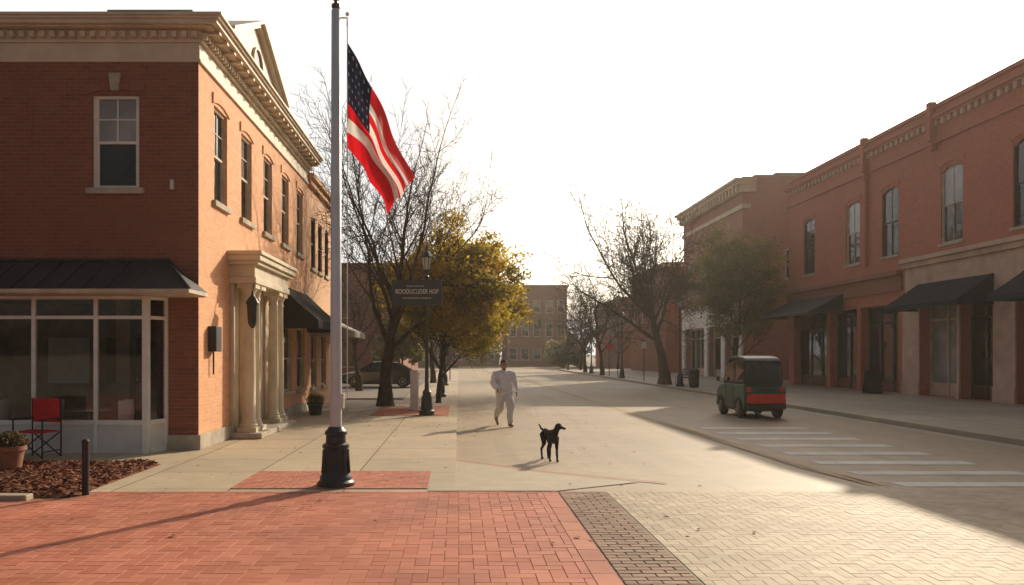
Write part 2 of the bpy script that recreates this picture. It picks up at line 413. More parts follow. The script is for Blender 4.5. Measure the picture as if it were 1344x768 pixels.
# =================================================================== FIGURES (made first)
def blob_mesh(name, prims, voxel, mt, smooth=4, disp=None):
    g = MB()
    for p in prims:
        if p[0] == 'e': g.ell(p[1], p[2], 14, 0, p[3] if len(p) > 3 else None)
        else:
            _, a, ra, b_, rb = p; a = Vector(a); b_ = Vector(b_)
            d = (b_-a); d.normalize()
            pts = [a-d*ra*0.98, a-d*ra*0.8, a-d*ra*0.4, a]; rad = [ra*0.1, ra*0.6, ra*0.92, ra]
            pts += [b_, b_+d*rb*0.4, b_+d*rb*0.8, b_+d*rb*0.98]; rad += [rb, rb*0.92, rb*0.6, rb*0.1]
            g.path(pts, rad, 12)
    me = g.mesh(name, [mt], uv=False); bm = bmesh.new(); bm.from_mesh(me); bmesh.ops.recalc_face_normals(bm, faces=bm.faces); bm.to_mesh(me); bm.free()
    o = bpy.data.objects.new('tmp', me); COL.objects.link(o)
    r_ = o.modifiers.new('r', 'REMESH'); r_.mode = 'VOXEL'; r_.voxel_size = voxel; r_.use_smooth_shade = True
    s_ = o.modifiers.new('s', 'SMOOTH'); s_.factor = 0.5; s_.iterations = smooth
    dg = bpy.context.evaluated_depsgraph_get(); m2 = bpy.data.meshes.new_from_object(o.evaluated_get(dg))
    bpy.data.objects.remove(o); m2.name = name
    if disp:
        for v in m2.vertices: v.co += v.normal*disp(v.co)
    for p in m2.polygons: p.use_smooth = True
    if not m2.materials: m2.materials.append(mt)
    return m2

pr = empty('person', (1.17, 20.6, RZ), 'person in loose pale grey top and trousers walking on the road', 'person', rot=(0, 0, math.radians(20)))
C_ = lambda a, ra, b_, rb: ('c', a, ra, b_, rb)
body = [('e', (0, -0.015, 1.60), (0.078, 0.094, 0.11)), ('e', (0, -0.045, 1.545), (0.056, 0.062, 0.064)), ('e', (0, -0.11, 1.585), (0.012, 0.018, 0.022)),
        ('e', (0.080, 0, 1.585), (0.012, 0.02, 0.03)), ('e', (-0.080, 0, 1.585), (0.012, 0.02, 0.03)),
        C_((0, 0, 1.52), 0.058, (0, 0.01, 1.38), 0.064), C_((-0.17, 0.01, 1.37), 0.065, (0.17, 0.01, 1.37), 0.065),
        ('e', (0, 0, 1.24), (0.185, 0.115, 0.2)), ('e', (0, 0, 1.03), (0.16, 0.11, 0.16)), ('e', (0, 0, 0.92), (0.17, 0.12, 0.11))]
arms = {1: ((0.235, 0.01, 1.345), (0.34, 0.13, 1.13), (0.39, 0.10, 0.90)), -1: ((-0.235, 0.01, 1.345), (-0.32, -0.06, 1.12), (-0.31, -0.27, 0.97))}
for s_, (a, e_, w_) in arms.items():
    body += [C_(a, 0.055, e_, 0.043), C_(e_, 0.043, w_, 0.028)]
    d = (Vector(w_)-Vector(e_)).normalized(); wv = Vector(w_)
    pc = wv+d*0.055; body += [('e', pc, (0.022, 0.040, 0.05)), C_(wv, 0.026, pc, 0.026)]
    for k, (oy, ln) in enumerate(((-0.028, 0.065), (-0.010, 0.075), (0.009, 0.07), (0.026, 0.055))):
        b0 = pc+Vector((0, oy, -0.03)); b1 = b0+d*ln*0.5+Vector((-s_*0.004, 0, 0)); b2 = b1+d*ln*0.45+Vector((-s_*0.016, 0, 0))
        body += [C_(b0, 0.0095, b1, 0.009), C_(b1, 0.009, b2, 0.008)]
    t0 = wv+d*0.03+Vector((0, -0.025, 0)); t1_ = t0+Vector((-s_*0.008, -0.028, -0.03)); body += [C_(t0, 0.013, t1_, 0.010), C_(t1_, 0.010, t1_+Vector((0, -0.004, -0.028)), 0.009)]
legs = {1: ((0.095, 0, 0.90), (0.095, -0.22, 0.52), (0.04, -0.30, 0.10), (0.045, -0.42, 0.055)), -1: ((-0.095, 0, 0.90), (-0.09, 0.03, 0.49), (-0.06, 0.36, 0.23), (-0.06, 0.29, 0.055))}
for s_, (a, k_, an, to) in legs.items():
    body += [C_(a, 0.08, k_, 0.055), C_(k_, 0.056, an, 0.036), C_(an, 0.036, to, 0.03)]
obj('body', blob_mesh('body', body, 0.0075, M['skin'], 2), pr)
fold = lambda co: 0.026*noise.noise(Vector((co.x*7, co.y*7, co.z*5)))+0.018*noise.noise(Vector((co.x*18, co.y*18, co.z*10)))
sh = [C_((-0.195, 0.01, 1.365), 0.078, (0.195, 0.01, 1.365), 0.078), ('e', (0, 0, 1.22), (0.24, 0.155, 0.22)), ('e', (0, 0, 1.02), (0.235, 0.165, 0.2)), ('e', (0, 0, 0.88), (0.245, 0.175, 0.13)), ('e', (0, 0.005, 1.41), (0.1, 0.09, 0.045))]
for s_, (a, e_, w_) in arms.items(): sh += [C_(a, 0.09, e_, 0.078), C_(e_, 0.078, Vector(w_)+Vector((0, 0, 0.02)), 0.056)]
obj('shirt', blob_mesh('shirt', sh, 0.012, M['shirt'], 4, fold), pr)
tr_ = [('e', (0, 0, 0.86), (0.21, 0.15, 0.12))]
for s_, (a, k_, an, to) in legs.items():
    tr_ += [C_(a, 0.125, k_, 0.105), C_(k_, 0.105, Vector(an)+Vector((0, 0, 0.03)), 0.07)]
obj('trousers', blob_mesh('trousers', tr_, 0.012, M['trouser'], 4, fold), pr)
for s_, (a, k_, an, to) in legs.items():
    an = Vector(an); to = Vector(to)
    obj('shoe', blob_mesh('shoe', [C_(an+Vector((0, 0.02, -0.045)), 0.045, to+Vector((0, -0.02, -0.012)), 0.036), ('e', an, (0.048, 0.05, 0.04))], 0.008, M['shoe'], 3), pr)
obj('hair', blob_mesh('hair', [('e', (0, 0.006, 1.65), (0.088, 0.10, 0.080)), ('e', (0, 0.035, 1.59), (0.086, 0.074, 0.088))], 0.009, M['hair'], 3), pr)
for x in (-0.028, 0.028):
    g = MB(); g.ell((x, -0.1, 1.605), (0.012, 0.008, 0.007), 8); part(g, 'eye', [M['hair']], pr, world=False)
g = MB(); g.ell((0, -0.1, 1.535), (0.022, 0.008, 0.005), 8); part(g, 'mouth', [M['terracotta']], pr, world=False)

dg_ = empty('dog', (1.60, 13.95, RZ), 'slim black dog standing on the road with its head raised', 'dog', rot=(0, 0, math.radians(-76)))
dg_.scale = (0.95, 0.95, 1.0)
D = [('e', (0.13, 0, 0.43), (0.16, 0.088, 0.125)), ('e', (-0.06, 0, 0.455), (0.19, 0.070, 0.082)), ('e', (-0.22, 0, 0.455), (0.10, 0.078, 0.09)),
     C_((0.21, 0, 0.47), 0.072, (0.29, 0.03, 0.59), 0.050)]
HD = [('e', (0, 0, 0), (0.066, 0.053, 0.052)), ('e', (0.01, 0, 0.028), (0.046, 0.044, 0.030)), C_((0.04, 0, -0.012), 0.033, (0.125, 0, -0.03), 0.022)]
for s_ in (1, -1): HD.append(('e', (-0.015, s_*0.062, -0.02), (0.032, 0.013, 0.055), (0, 0.2, 0)))
hr = Matrix.Rotation(math.radians(40), 3, 'Z'); hc = Vector((0.315, 0.042, 0.62))
for p in HD:
    if p[0] == 'e': D.append(('e', tuple(hc+hr @ Vector(p[1])), p[2], (0, 0, math.radians(40))))
    else: D.append(('c', tuple(hc+hr @ Vector(p[1])), p[2], tuple(hc+hr @ Vector(p[3])), p[4]))
D += [C_((-0.29, 0, 0.49), 0.026, (-0.36, -0.04, 0.53), 0.019), C_((-0.36, -0.04, 0.53), 0.019, (-0.40, -0.07, 0.60), 0.012)]
for s_ in (1, -1):
    D += [C_((0.19, s_*0.055, 0.41), 0.048, (0.17+0.02*s_, s_*0.06, 0.23), 0.028), C_((0.17+0.02*s_, s_*0.06, 0.23), 0.026, (0.18+0.03*s_, s_*0.06, 0.05), 0.020), ('e', (0.20+0.03*s_, s_*0.06, 0.022), (0.040, 0.027, 0.022)),
          C_((-0.23, s_*0.05, 0.43), 0.066, (-0.16-0.02*s_, s_*0.065, 0.29), 0.042), C_((-0.16-0.02*s_, s_*0.065, 0.29), 0.036, (-0.29-0.02*s_, s_*0.07, 0.17), 0.022), C_((-0.29-0.02*s_, s_*0.07, 0.17), 0.021, (-0.265-0.02*s_, s_*0.07, 0.05), 0.019), ('e', (-0.24-0.02*s_, s_*0.07, 0.022), (0.039, 0.026, 0.022))]
curl = lambda co: 0.004*noise.noise(co*30)+0.003*noise.noise(co*60)
obj('body', blob_mesh('body', D, 0.0065, M['fur'], 3, curl), dg_)
for s_ in (1, -1):
    g = MB(); g.ell(tuple(hc+hr @ Vector((0.055, s_*0.03, 0.016))), (0.008, 0.008, 0.008), 8); part(g, 'eye', [M['amber']], dg_, world=False)
g = MB(); g.ell(tuple(hc+hr @ Vector((0.146, 0, -0.024))), (0.012, 0.014, 0.011), 8); part(g, 'nose', [M['carblack']], dg_, world=False)

def text_mesh(txt, size, extr=0.004):
    cu = bpy.data.curves.new('t', 'FONT'); cu.body = txt; cu.size = size; cu.extrude = extr; cu.align_x = 'CENTER'; cu.align_y = 'CENTER'; cu.resolution_u = 3
    o = bpy.data.objects.new('t', cu); COL.objects.link(o)
    dg = bpy.context.evaluated_depsgraph_get(); me = bpy.data.meshes.new_from_object(o.evaluated_get(dg))
    bpy.data.objects.remove(o); me.materials.clear(); me.materials.append(M['lettering']); me.name = 'lettering'
    return me
TXT = [text_mesh('annuuan uuoop cuou', 0.06), text_mesh('ROODUCUDER HOP', 0.17), text_mesh('annuuannuuueop cuuoiep nef', 0.07)]

# ------------------------------------------------------------------ ground
def structure(mb, name, mats, **k):
    o = part(mb, name, mats, None, world=False, **k); o['kind'] = 'structure'; return o

g = MB(); g.face([(-900, -900, -0.13), (900, -900, -0.13), (900, 1800, -0.13), (-900, 1800, -0.13)])
structure(g, 'ground', [M['earth']])
EB = 10.40
SW = -0.05
def rz(y): return 0.0 if y < 10.6 else max(RZ, RZ*(y-10.6)/2.4)
g = MB()
rows = [EB, 10.6, 13.0, 40, 80, 135]
for i in range(len(rows)-1):
    a, b = rows[i], rows[i+1]
    g.face([(SW-0.0, a, rz(a)), (11.45, a, rz(a)), (11.45, b, rz(b)), (SW, b, rz(b))])
g.face([(-60, 92, RZ-0.004), (90, 92, RZ-0.004), (90, 106, RZ-0.004), (-60, 106, RZ-0.004)])
structure(g, 'road', [M['asphalt']])
g = MB(); g.face([(-45, 31.6, -0.03), (-2.2, 31.6, -0.03), (-2.2, 57, -0.03), (-45, 57, -0.03)])
structure(g, 'parking_area', [M['lot']])
g = MB(); g.box(-16, SW-0.11, EB, 31.5, -0.2, 0.0); g.box(-2.2, SW-0.11, 31.5, 90, -0.2, 0.0)
structure(g, 'sidewalk', [M['concrete']])
g = MB(); g.box(SW-0.11, SW, EB, 90, -0.2, 0.001); structure(g, 'kerb', [M['concrete']])
g = MB(); g.box(-16, 16, -6, EB, -0.2, 0.0); structure(g, 'plaza', [M['mortar']])
g = MB()
rp = [(-0.4, 10.43), (1.3, 10.43), (2.55, 11.25), (1.3, 12.3), (-0.04, 13.75), (-0.4, 13.75)]
g.face([(x, y, rz(y)+0.012) for x, y in rp]); structure(g, 'ramp', [M['kerb']])
g = MB()
def strip(g, pts, wd, dz):
    for (x0, y0), (x1, y1) in zip(pts[:-1], pts[1:]):
        d = Vector((x1-x0, y1-y0)); n = Vector((-d.y, d.x)).normalized()*wd/2
        g.face([(x0-n.x, y0-n.y, rz(y0)+dz), (x1-n.x, y1-n.y, rz(y1)+dz), (x1+n.x, y1+n.y, rz(y1)+dz), (x0+n.x, y0+n.y, rz(y0)+dz)])
strip(g, [(-0.2, 13.95), (0.02, 13.8), (1.35, 12.38), (2.68, 11.3), (2.9, 11.12)], 0.07, 0.02)
structure(g, 'ramp_edging', [M['redline']])
g = MB(); g.box(11.6, 22.5, -6, 92, -0.2, 0.06); structure(g, 'sidewalk', [M['concreteR']])
g = MB(); g.box(11.42, 11.6, -6, 92, -0.2, 0.075); structure(g, 'kerb', [M['kerb']], bevel=0.02)
g = MB()
g.face([(11.0, 13, RZ+0.005), (11.42, 13, RZ+0.005), (11.42, 92, RZ+0.005), (11.0, 92, RZ+0.005)])
structure(g, 'gutter', [M['concreteR']])

def clip_brick(g, x0, x1, y0, y1, reg, z, ch=0.0025, gap=0.0016, dp=0.006):
    x0 = max(x0+gap, reg[0]); x1 = min(x1-gap, reg[1]); y0 = max(y0+gap, reg[2]); y1 = min(y1-gap, reg[3])
    if x1-x0 < 0.02 or y1-y0 < 0.02: return
    t = z+R.uniform(-0.001, 0.001); c = R.random()
    if R.random() < 0.06: c = R.choice([-0.6, 1.4])
    a = ch
    tl = [R.uniform(-0.0008, 0.0008) for _ in range(4)]
    v = [(x0, y0, z-dp), (x1, y0, z-dp), (x1, y1, z-dp), (x0, y1, z-dp),
         (x0+a, y0+a, t+tl[0]), (x1-a, y0+a, t+tl[1]), (x1-a, y1-a, t+tl[2]), (x0+a, y1-a, t+tl[3])]
    g.idx(v, [(4, 5, 6, 7), (0, 1, 5, 4), (1, 2, 6, 5), (2, 3, 7, 6), (3, 0, 4, 7)], 0, c)
def herring(g, reg, u, z, **k_):
    i0 = int(reg[0]/u)-2; i1 = int(reg[1]/u)+2; j0 = int(reg[2]/u)-2; j1 = int(reg[3]/u)+2
    for i in range(i0, i1):
        for j in range(j0, j1):
            k = (i-j) % 4
            if k == 0: clip_brick(g, i*u, (i+2)*u, j*u, (j+1)*u, reg, z, **k_)
            elif k == 3: clip_brick(g, i*u, (i+1)*u, j*u, (j+2)*u, reg, z, **k_)
BE = 10.28
g = MB(); herring(g, (-12.0, 1.08, 2.5, 9.72), 0.125, 0.008); herring(g, (-4.7, 1.08, 9.72, BE), 0.125, 0.008)
structure(g, 'brick_paving', [M['paverred']], col=True)
g = MB()
for k in range(70): clip_brick(g, 1.08, 1.28, 2.5+k*0.4, 2.5+(k+1)*0.4, (1.08, 1.28, 2.5, BE), 0.010, gap=0.002)
for k in range(110): clip_brick(g, -16+k*0.2, -16+(k+1)*0.2, BE+0.005, BE+0.105, (-4.7, 1.28, BE, BE+0.11), 0.010)
structure(g, 'brick_border', [M['paverred']], col=True)
g = MB(); g.face([(1.3, 2.5, 0.003), (13.6, 2.5, 0.003), (13.6, EB, 0.003), (1.3, EB, 0.003)]); structure(g, 'paving_bed', [M['bed']])
g = MB(); y = 2.5; r = 0
while y < EB:
    for k in range(-1, 7):
        x = 1.30+k*0.2+(0.1 if r % 2 else 0)
        clip_brick(g, x, x+0.2, y, y+0.1, (1.30, 1.90, 2.5, EB), 0.010, 0.006, 0.003)
    y += 0.1; r += 1
structure(g, 'cobble_strip', [M['paverbrown']], col=True)
g = MB(); herring(g, (1.92, 11.5, 4.0, EB), 0.1, 0.009, ch=0.002, gap=0.001, dp=0.004)
structure(g, 'tan_paving', [M['paverbeige']], col=True)
g = MB(); g.face([(-3.05, 10.62, 0.004), (-0.42, 10.62, 0.004), (-0.42, 12.2, 0.004), (-3.05, 12.2, 0.004)])
g.face([(-2.6, 23.2, 0.004), (-0.3, 23.2, 0.004), (-0.3, 27.5, 0.004), (-2.6, 27.5, 0.004)])
structure(g, 'brick_inset_bed', [M['mortar']])
g = MB(); herring(g, (-3.05, -0.42, 10.62, 12.2), 0.1, 0.012); herring(g, (-2.6, -0.3, 23.2, 27.5), 0.12, 0.012)
structure(g, 'brick_inset', [M['paverred']], col=True)

g = MB()
for k in range(8):
    yc = 11.05+k*1.28; h_ = 0.22
    g.face([(6.1, yc-h_, rz(yc-h_)+0.006), (8.75, yc-h_, rz(yc-h_)+0.006), (8.75, yc+h_, rz(yc+h_)+0.006), (6.1, yc+h_, rz(yc+h_)+0.006)])
structure(g, 'crosswalk_marking', [M['white_mark']])
g = MB()
pts = [(5.75, 10.9), (5.5, 22), (5.25, 34), (5.0, 46), (4.9, 88)]
strip(g, [(x-0.08, y) for x, y in pts], 0.07, 0.007); strip(g, [(x+0.08, y) for x, y in pts], 0.07, 0.007)
structure(g, 'centre_line_marking', [M['yellow_mark']])

g = MB(); nx, ny = 70, 30; x0, x1, y0, y1 = -13, -4.85, 9.95, 13.0
def mz(x, y):
    e = min(1, min(x1-x, y-y0, y1-y)/0.25); return 0.006+max(0, e)*(0.07+0.05*noise.noise(Vector((x*1.5, y*1.5, 0))))
for i in range(nx):
    for j in range(ny):
        xa = x0+(x1-x0)*i/nx; xb = x0+(x1-x0)*(i+1)/nx; ya = y0+(y1-y0)*j/ny; yb = y0+(y1-y0)*(j+1)/ny
        g.face([(xa, ya, mz(xa, ya)), (xb, ya, mz(xb, ya)), (xb, yb, mz(xb, yb)), (xa, yb, mz(xa, yb))], 0, 0.3)
for k in range(9000):
    x = R.uniform(-9.5, x1-0.02); y = R.uniform(y0+0.02, y1-0.02); z = mz(x, y)+R.uniform(0.0, 0.03)
    a = R.uniform(0, 6.28); l = R.uniform(0.015, 0.05); wd = R.uniform(0.006, 0.015); t = R.uniform(-0.5, 0.5)
    d = Vector((math.cos(a)*l, math.sin(a)*l, t*l)); n = Vector((-math.sin(a)*wd, math.cos(a)*wd, R.uniform(-0.01, 0.01)))
    p = Vector((x, y, z)); g.face([p-d-n, p+d-n, p+d+n, p-d+n], 0, R.random()**1.5)
o = structure(g, 'mulch_bed', [M['mulch']], col=True)
g = MB(); g.box(-13, -5.3, 9.75, 9.93, -0.05, 0.07); structure(g, 'bed_edging', [M['kerb']], bevel=0.015)
g = MB()
for k in range(420):
    if R.random() < 0.6: x = R.gauss(-0.4, 1.6); y = R.uniform(17, 36)
    else: x = R.uniform(-4.8, 3.5); y = R.uniform(7, 30)
    if x < -4.8: continue
    z = 0.014 if (x < SW or y < EB) else rz(y)+0.014
    a = R.uniform(0, 6.28); l = R.uniform(0.02, 0.045); d = Vector((math.cos(a)*l, math.sin(a)*l, 0)); n = Vector((-d.y*0.6, d.x*0.6, 0)); p = Vector((x, y, z+0.008))
    g.face([p-d, p+n+Vector((0, 0, 0.008)), p+d, p-n], 0, R.random()*0.6)
o = part(g, 'fallen_leaves', [M['mulch']], None, world=False, col=True); o['kind'] = 'stuff'; o['label'] = 'dry fallen leaves scattered on the pavement'

# ------------------------------------------------------------------ walls & windows
def wall(mb, axis, plane, facing, u0, u1, z0, z1, ops, depth=0.16, m=0):
    us = sorted(set([u0, u1]+[o[0] for o in ops]+[o[1] for o in ops]))
    zs = sorted(set([z0, z1]+[o[2] for o in ops]+[o[3] for o in ops]))
    def P(u, z, d=0):
        q = plane-facing*d
        return (q, u, z) if axis == 'x' else (u, q, z)
    def F(pts):
        a, b, c = Vector(pts[0]), Vector(pts[1]), Vector(pts[2])
        n = (b-a).cross(c-a); k = n.x if axis == 'x' else n.y
        mb.face(pts if k*facing > 0 else pts[::-1], m)
    for i in range(len(us)-1):
        for j in range(len(zs)-1):
            uc = (us[i]+us[i+1])/2; zc = (zs[j]+zs[j+1])/2
            if any(o[0] < uc < o[1] and o[2] < zc < o[3] for o in ops): continue
            F([P(us[i], zs[j]), P(us[i+1], zs[j]), P(us[i+1], zs[j+1]), P(us[i], zs[j+1])])
    for o in ops:
        a, b, c, d = o[:4]; dp = o[4] if len(o) > 4 else depth
        mb.face([P(a, c), P(a, c, dp), P(a, d, dp), P(a, d)], m); mb.face([P(b, c), P(b, d), P(b, d, dp), P(b, c, dp)], m)
        mb.face([P(a, d), P(a, d, dp), P(b, d, dp), P(b, d)], m); mb.face([P(a, c), P(b, c), P(b, c, dp), P(a, c, dp)], m)

WC = {}
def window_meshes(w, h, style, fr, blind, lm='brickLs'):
    key = (round(w, 2), round(h, 2), style, fr, blind, lm)
    if key in WC: return WC[key]
    t = 0.055; a = w/2
    g = MB()
    zt = h*0.5
    g.face([(-a+t, 0.13, t), (a-t, 0.13, t), (a-t, 0.13, zt), (-a+t, 0.13, zt)], 1 if blind == 2 else 0)
    g.face([(-a+t, 0.10, zt), (a-t, 0.10, zt), (a-t, 0.10, h-t), (-a+t, 0.10, h-t)], 1 if blind else 0)
    glass = g.mesh('window', [M['glass'], M['glassblind']])
    g = MB()
    g.box(-a, -a+t, 0.05, 0.155, 0, h); g.box(a-t, a, 0.05, 0.155, 0, h)
    g.box(-a+t, a-t, 0.05, 0.155, 0, t); g.box(-a+t, a-t, 0.05, 0.155, h-t, h)
    g.box(-a+t, a-t, 0.075, 0.14, zt-0.025, zt+0.025)
    g.box(-a+t, -a+t+0.035, 0.08, 0.135, t, h-t); g.box(a-t-0.035, a-t, 0.08, 0.135, t, h-t)
    if style == 'muntin':
        g.box(-0.012, 0.012, 0.085, 0.12, zt+0.025, h-t)
        g.box(-a+t+.035, a-t-.035, 0.086, 0.12, h*0.75-0.012, h*0.75+0.012)
    if style == 'twoover':
        g.box(-0.014, 0.014, 0.085, 0.138, t, h-t)
        n = 8; rise = 0.22
        for i in range(n):
            xa = -a+2*a*i/n; xb = -a+2*a*(i+1)/n
            za = h-rise*(xa/a)**2; zb = h-rise*(xb/a)**2
            g.idx([(xa, 0.03, za), (xb, 0.03, zb), (xb, 0.03, h), (xa, 0.03, h), (xa, 0.1, za), (xb, 0.1, zb)], [(0, 1, 2, 3), (0, 4, 5, 1)], 1)
    frame = g.mesh('frame', [M[fr], M[lm]])
    g = MB(); g.box(-a-0.1, a+0.1, -0.07, 0.12, -0.11, -0.002)
    sill = g.mesh('sill', [M['stone']])
    lint = None
    if style in ('arch', 'twoover', 'muntin'):
        g = MB(); n = 12; rise = 0.16 if style == 'twoover' else 0.1; y0 = -0.03
        for i in range(n):
            xa = -a-0.12+(2*a+0.24)*i/n; xb = -a-0.12+(2*a+0.24)*(i+1)/n
            za = h+rise*(1-(xa/(a+0.12))**2); zb = h+rise*(1-(xb/(a+0.12))**2); th = 0.22
            v = [(xa, y0, za-0.0), (xb, y0, zb), (xb, y0, zb+th), (xa, y0, za+th), (xa, 0.02, za), (xb, 0.02, zb), (xb, 0.02, zb+th), (xa, 0.02, za+th)]
            g.idx(v, [(0, 1, 2, 3), (3, 2, 6, 7), (0, 4, 5, 1), (0, 3, 7, 4), (1, 5, 6, 2)])
        lint = g.mesh('lintel', [M[lm]])
    WC[key] = (glass, frame, sill, lint); return WC[key]

def add_window(root, x, y, z, rotz, w, h, style='plain', fr='white', blind=0, sill=True, lm='brickLs'):
    gl, f, s, l = window_meshes(w, h, style, fr, blind, lm)
    rl = root.location
    o = obj('window', gl, root, (x-rl.x, y-rl.y, z-rl.z), (0, 0, rotz))
    obj('frame', f, o)
    if sill: obj('sill', s, o)
    if l: obj('lintel', l, o)
    return o

# =================================================================== LEFT BRICK BUILDING
LX = -4.9
root = empty('brick_building', (LX, 15, 0), 'two-storey red brick building with cream cornice and columned entrance', 'building')
wy = [16.4, 18.4, 20.45, 22.5, 24.55]
ops = [(y-0.45, y+0.45, 4.88, 6.8) for y in wy]+[(18.1, 19.25, 0.15, 2.75), (22.2, 23.4, 0.75, 2.6), (24.1, 25.3, 0.75, 2.6)]
g = MB()
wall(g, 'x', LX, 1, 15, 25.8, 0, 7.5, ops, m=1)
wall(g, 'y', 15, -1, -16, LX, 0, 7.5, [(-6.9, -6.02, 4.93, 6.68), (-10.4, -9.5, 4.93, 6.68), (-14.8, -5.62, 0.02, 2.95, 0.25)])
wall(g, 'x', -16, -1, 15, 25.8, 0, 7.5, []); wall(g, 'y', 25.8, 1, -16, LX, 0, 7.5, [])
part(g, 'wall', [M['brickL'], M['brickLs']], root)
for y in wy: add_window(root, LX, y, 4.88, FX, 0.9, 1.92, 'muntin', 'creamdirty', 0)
add_window(root, -6.46, 15, 4.93, 0, 0.88, 1.75, 'muntin', 'white', 1, lm='brickL')
add_window(root, -9.95, 15, 4.93, 0, 0.88, 1.75, 'muntin', 'white', 1, lm='brickL')
for y in (22.8, 24.7): add_window(root, LX, y, 0.75, FX, 1.2, 1.85, 'plain', 'creamdirty', 0)
for x in (-6.46, -9.95):
    g = MB(); g.prism([(x-0.07, 6.76), (x+0.07, 6.76), (x+0.11, 7.08), (x-0.11, 7.08)], 'y', 14.93, 15.02)
    part(g, 'keystone', [M['stone']], root)
def slab_cornice(g, x0, xe, y0, y1, steps):
    for p, za, zb in steps: g.box(x0, xe+p, y0-p*0.62, y1, za, zb)
g = MB()
slab_cornice(g, -16.4, LX, 15, 25.85, [(0.05, 7.30, 7.36), (0.025, 7.36, 7.66), (0.09, 7.66, 7.72), (0.30, 7.90, 7.94), (0.42, 7.94, 8.02), (0.47, 8.02, 8.07), (0.52, 8.07, 8.12)])
g.box(-16.4, LX+0.06, 14.965, 25.85, 7.72, 7.90)
x = -16.2
while x < LX+0.05: g.box(x, x+0.09, 14.87, 14.964, 7.74, 7.85); x += 0.19
y = 14.95
while y < 25.7: g.box(LX+0.061, LX+0.17, y, y+0.09, 7.722, 7.84); y += 0.17
y = 15.05
while y < 25.6: g.box(LX+0.12, LX+0.38, y, y+0.13, 7.845, 7.899); y += 0.5
part(g, 'cornice', [M['cream']], root, bevel=0.008)
g = MB(); g.box(-16.4, LX+0.45, 14.75, 25.8, 8.122, 8.15); g.box(-6.6, -5.0, 14.95, 16.0, 8.152, 8.27)
part(g, 'roof', [M['roofgrey']], root)
g = MB(); g.path([(-8.1, 15.4, 8.14), (-8.1, 15.4, 8.26)], [0.05, 0.05], 8); g.path([(-8.1, 15.4, 8.26), (-8.1, 15.4, 8.32)], [0.11, 0.02], 8)
part(g, 'roof_vent', [M['roofgrey']], root)
ya, yb, yp, zp = 15.8, 20.6, 18.1, 9.22
g = MB(); g.prism([(ya, 8.152), (yp, zp), (yb, 8.152)], 'x', LX-0.6, LX+0.30, 0)
part(g, 'pediment', [M['cream']], root)
g = MB()
for (y0_, z0_), (y1_, z1_) in (((ya-0.12, 8.12), (yp, zp)), ((yp, zp), (yb+0.12, 8.12))):
    for xo, dz0, dz1 in ((LX+0.42, 0.004, 0.09), (LX+0.50, 0.09, 0.16)):
        v = [(LX-0.7, y0_, z0_+dz0), (xo, y0_, z0_+dz0), (xo, y1_, z1_+dz0), (LX-0.7, y1_, z1_+dz0)]
        v2 = [(a, b, c+dz1-dz0) for a, b, c in v]
        g.idx(v+v2, [(0, 3, 2, 1), (4, 5, 6, 7), (0, 1, 5, 4), (1, 2, 6, 5), (2, 3, 7, 6), (3, 0, 4, 7)])
part(g, 'pediment_moulding', [M['cream']], root)
g = MB(); g.prism([(yp+0.36*math.cos(a*math.pi/12), 8.36+0.34*math.sin(a*math.pi/12)) for a in range(13)], 'x', LX+0.301, LX+0.33)
rw = part(g, 'round_window', [M['glass']], root)
g = MB(); g.path([(LX+0.33, yp+0.38*math.cos(a*math.pi/12), 8.36+0.36*math.sin(a*math.pi/12)) for a in range(13)], [0.04]*13, 6)
g.box(LX+0.302, LX+0.37, yp-0.42, yp+0.42, 8.28, 8.35)
part(g, 'frame', [M['cream']], rw)
for bx in ((LX-0.6, LX+0.05, 14.95, 17.0), (LX-0.5, LX+0.045, 20.6, 25.78)):
    g = MB(); g.box(*bx, 0.0, 0.28); part(g, 'plinth', [M['stone']], root, bevel=0.01)
PX = -4.33
g = MB()
g.box(LX-0.02, PX, 17.0, 20.4, 3.32, 3.45); g.box(LX-0.02, PX-0.03, 17.03, 20.37, 3.45, 3.72)
g.box(LX-0.02, PX+0.06, 16.94, 20.46, 3.72, 3.80); g.box(LX-0.02, PX+0.12, 16.88, 20.52, 3.80, 3.92); g.box(LX-0.02, PX+0.16, 16.84, 20.56, 3.92, 4.0)
part(g, 'entablature', [M['cream']], root, bevel=0.012)
def column(yc, xc=-4.56, r=0.145):
    g = MB(); g.box(xc-0.21, xc+0.21, yc-0.21, yc+0.21, 0.12, 0.22)
    g.lathe([(r*1.35, 0.22), (r*1.38, 0.27), (r*1.15, 0.31), (r*1.2, 0.34), (r, 0.38), (r*1.0, 1.3), (r*0.86, 2.98), (r*0.95, 3.0), (r*0.95, 3.03), (r*0.88, 3.05), (r*0.9, 3.12), (r*1.25, 3.2), (r*1.3, 3.22)], (xc, yc, 0), 28)
    g.box(xc-0.2, xc+0.2, yc-0.2, yc+0.2, 3.22, 3.317)
    return part(g, 'column', [M['cream']], root, smooth=True)
column(17.3); column(17.82, r=0.125); column(19.58, r=0.125); column(20.1)
g = MB()
for a, b in ((17.06, 17.5), (19.9, 20.36)): g.box(LX+0.003, LX+0.07, a, b, 0.12, 3.317)
g.box(LX+0.003, LX+0.09, 17.75, 18.07, 0.12, 3.0); g.box(LX+0.003, LX+0.09, 19.28, 19.6, 0.12, 3.0); g.box(LX+0.003, LX+0.11, 17.75, 19.6, 3.0, 3.318)
part(g, 'door_surround', [M['cream']], root, bevel=0.01)
g = MB(); g.box(LX-0.1, PX+0.15, 16.9, 20.5, 0.003, 0.12); part(g, 'step', [M['stone']], root, bevel=0.015)
g = MB(); g.box(LX-0.14, LX-0.09, 18.12, 19.23, 0.16, 2.3); g.box(LX-0.09, LX-0.07, 18.25, 19.1, 0.3, 0.9); g.box(LX-0.14, LX-0.08, 18.12, 19.23, 2.33, 2.38)
d = part(g, 'door', [M['wood']], root)
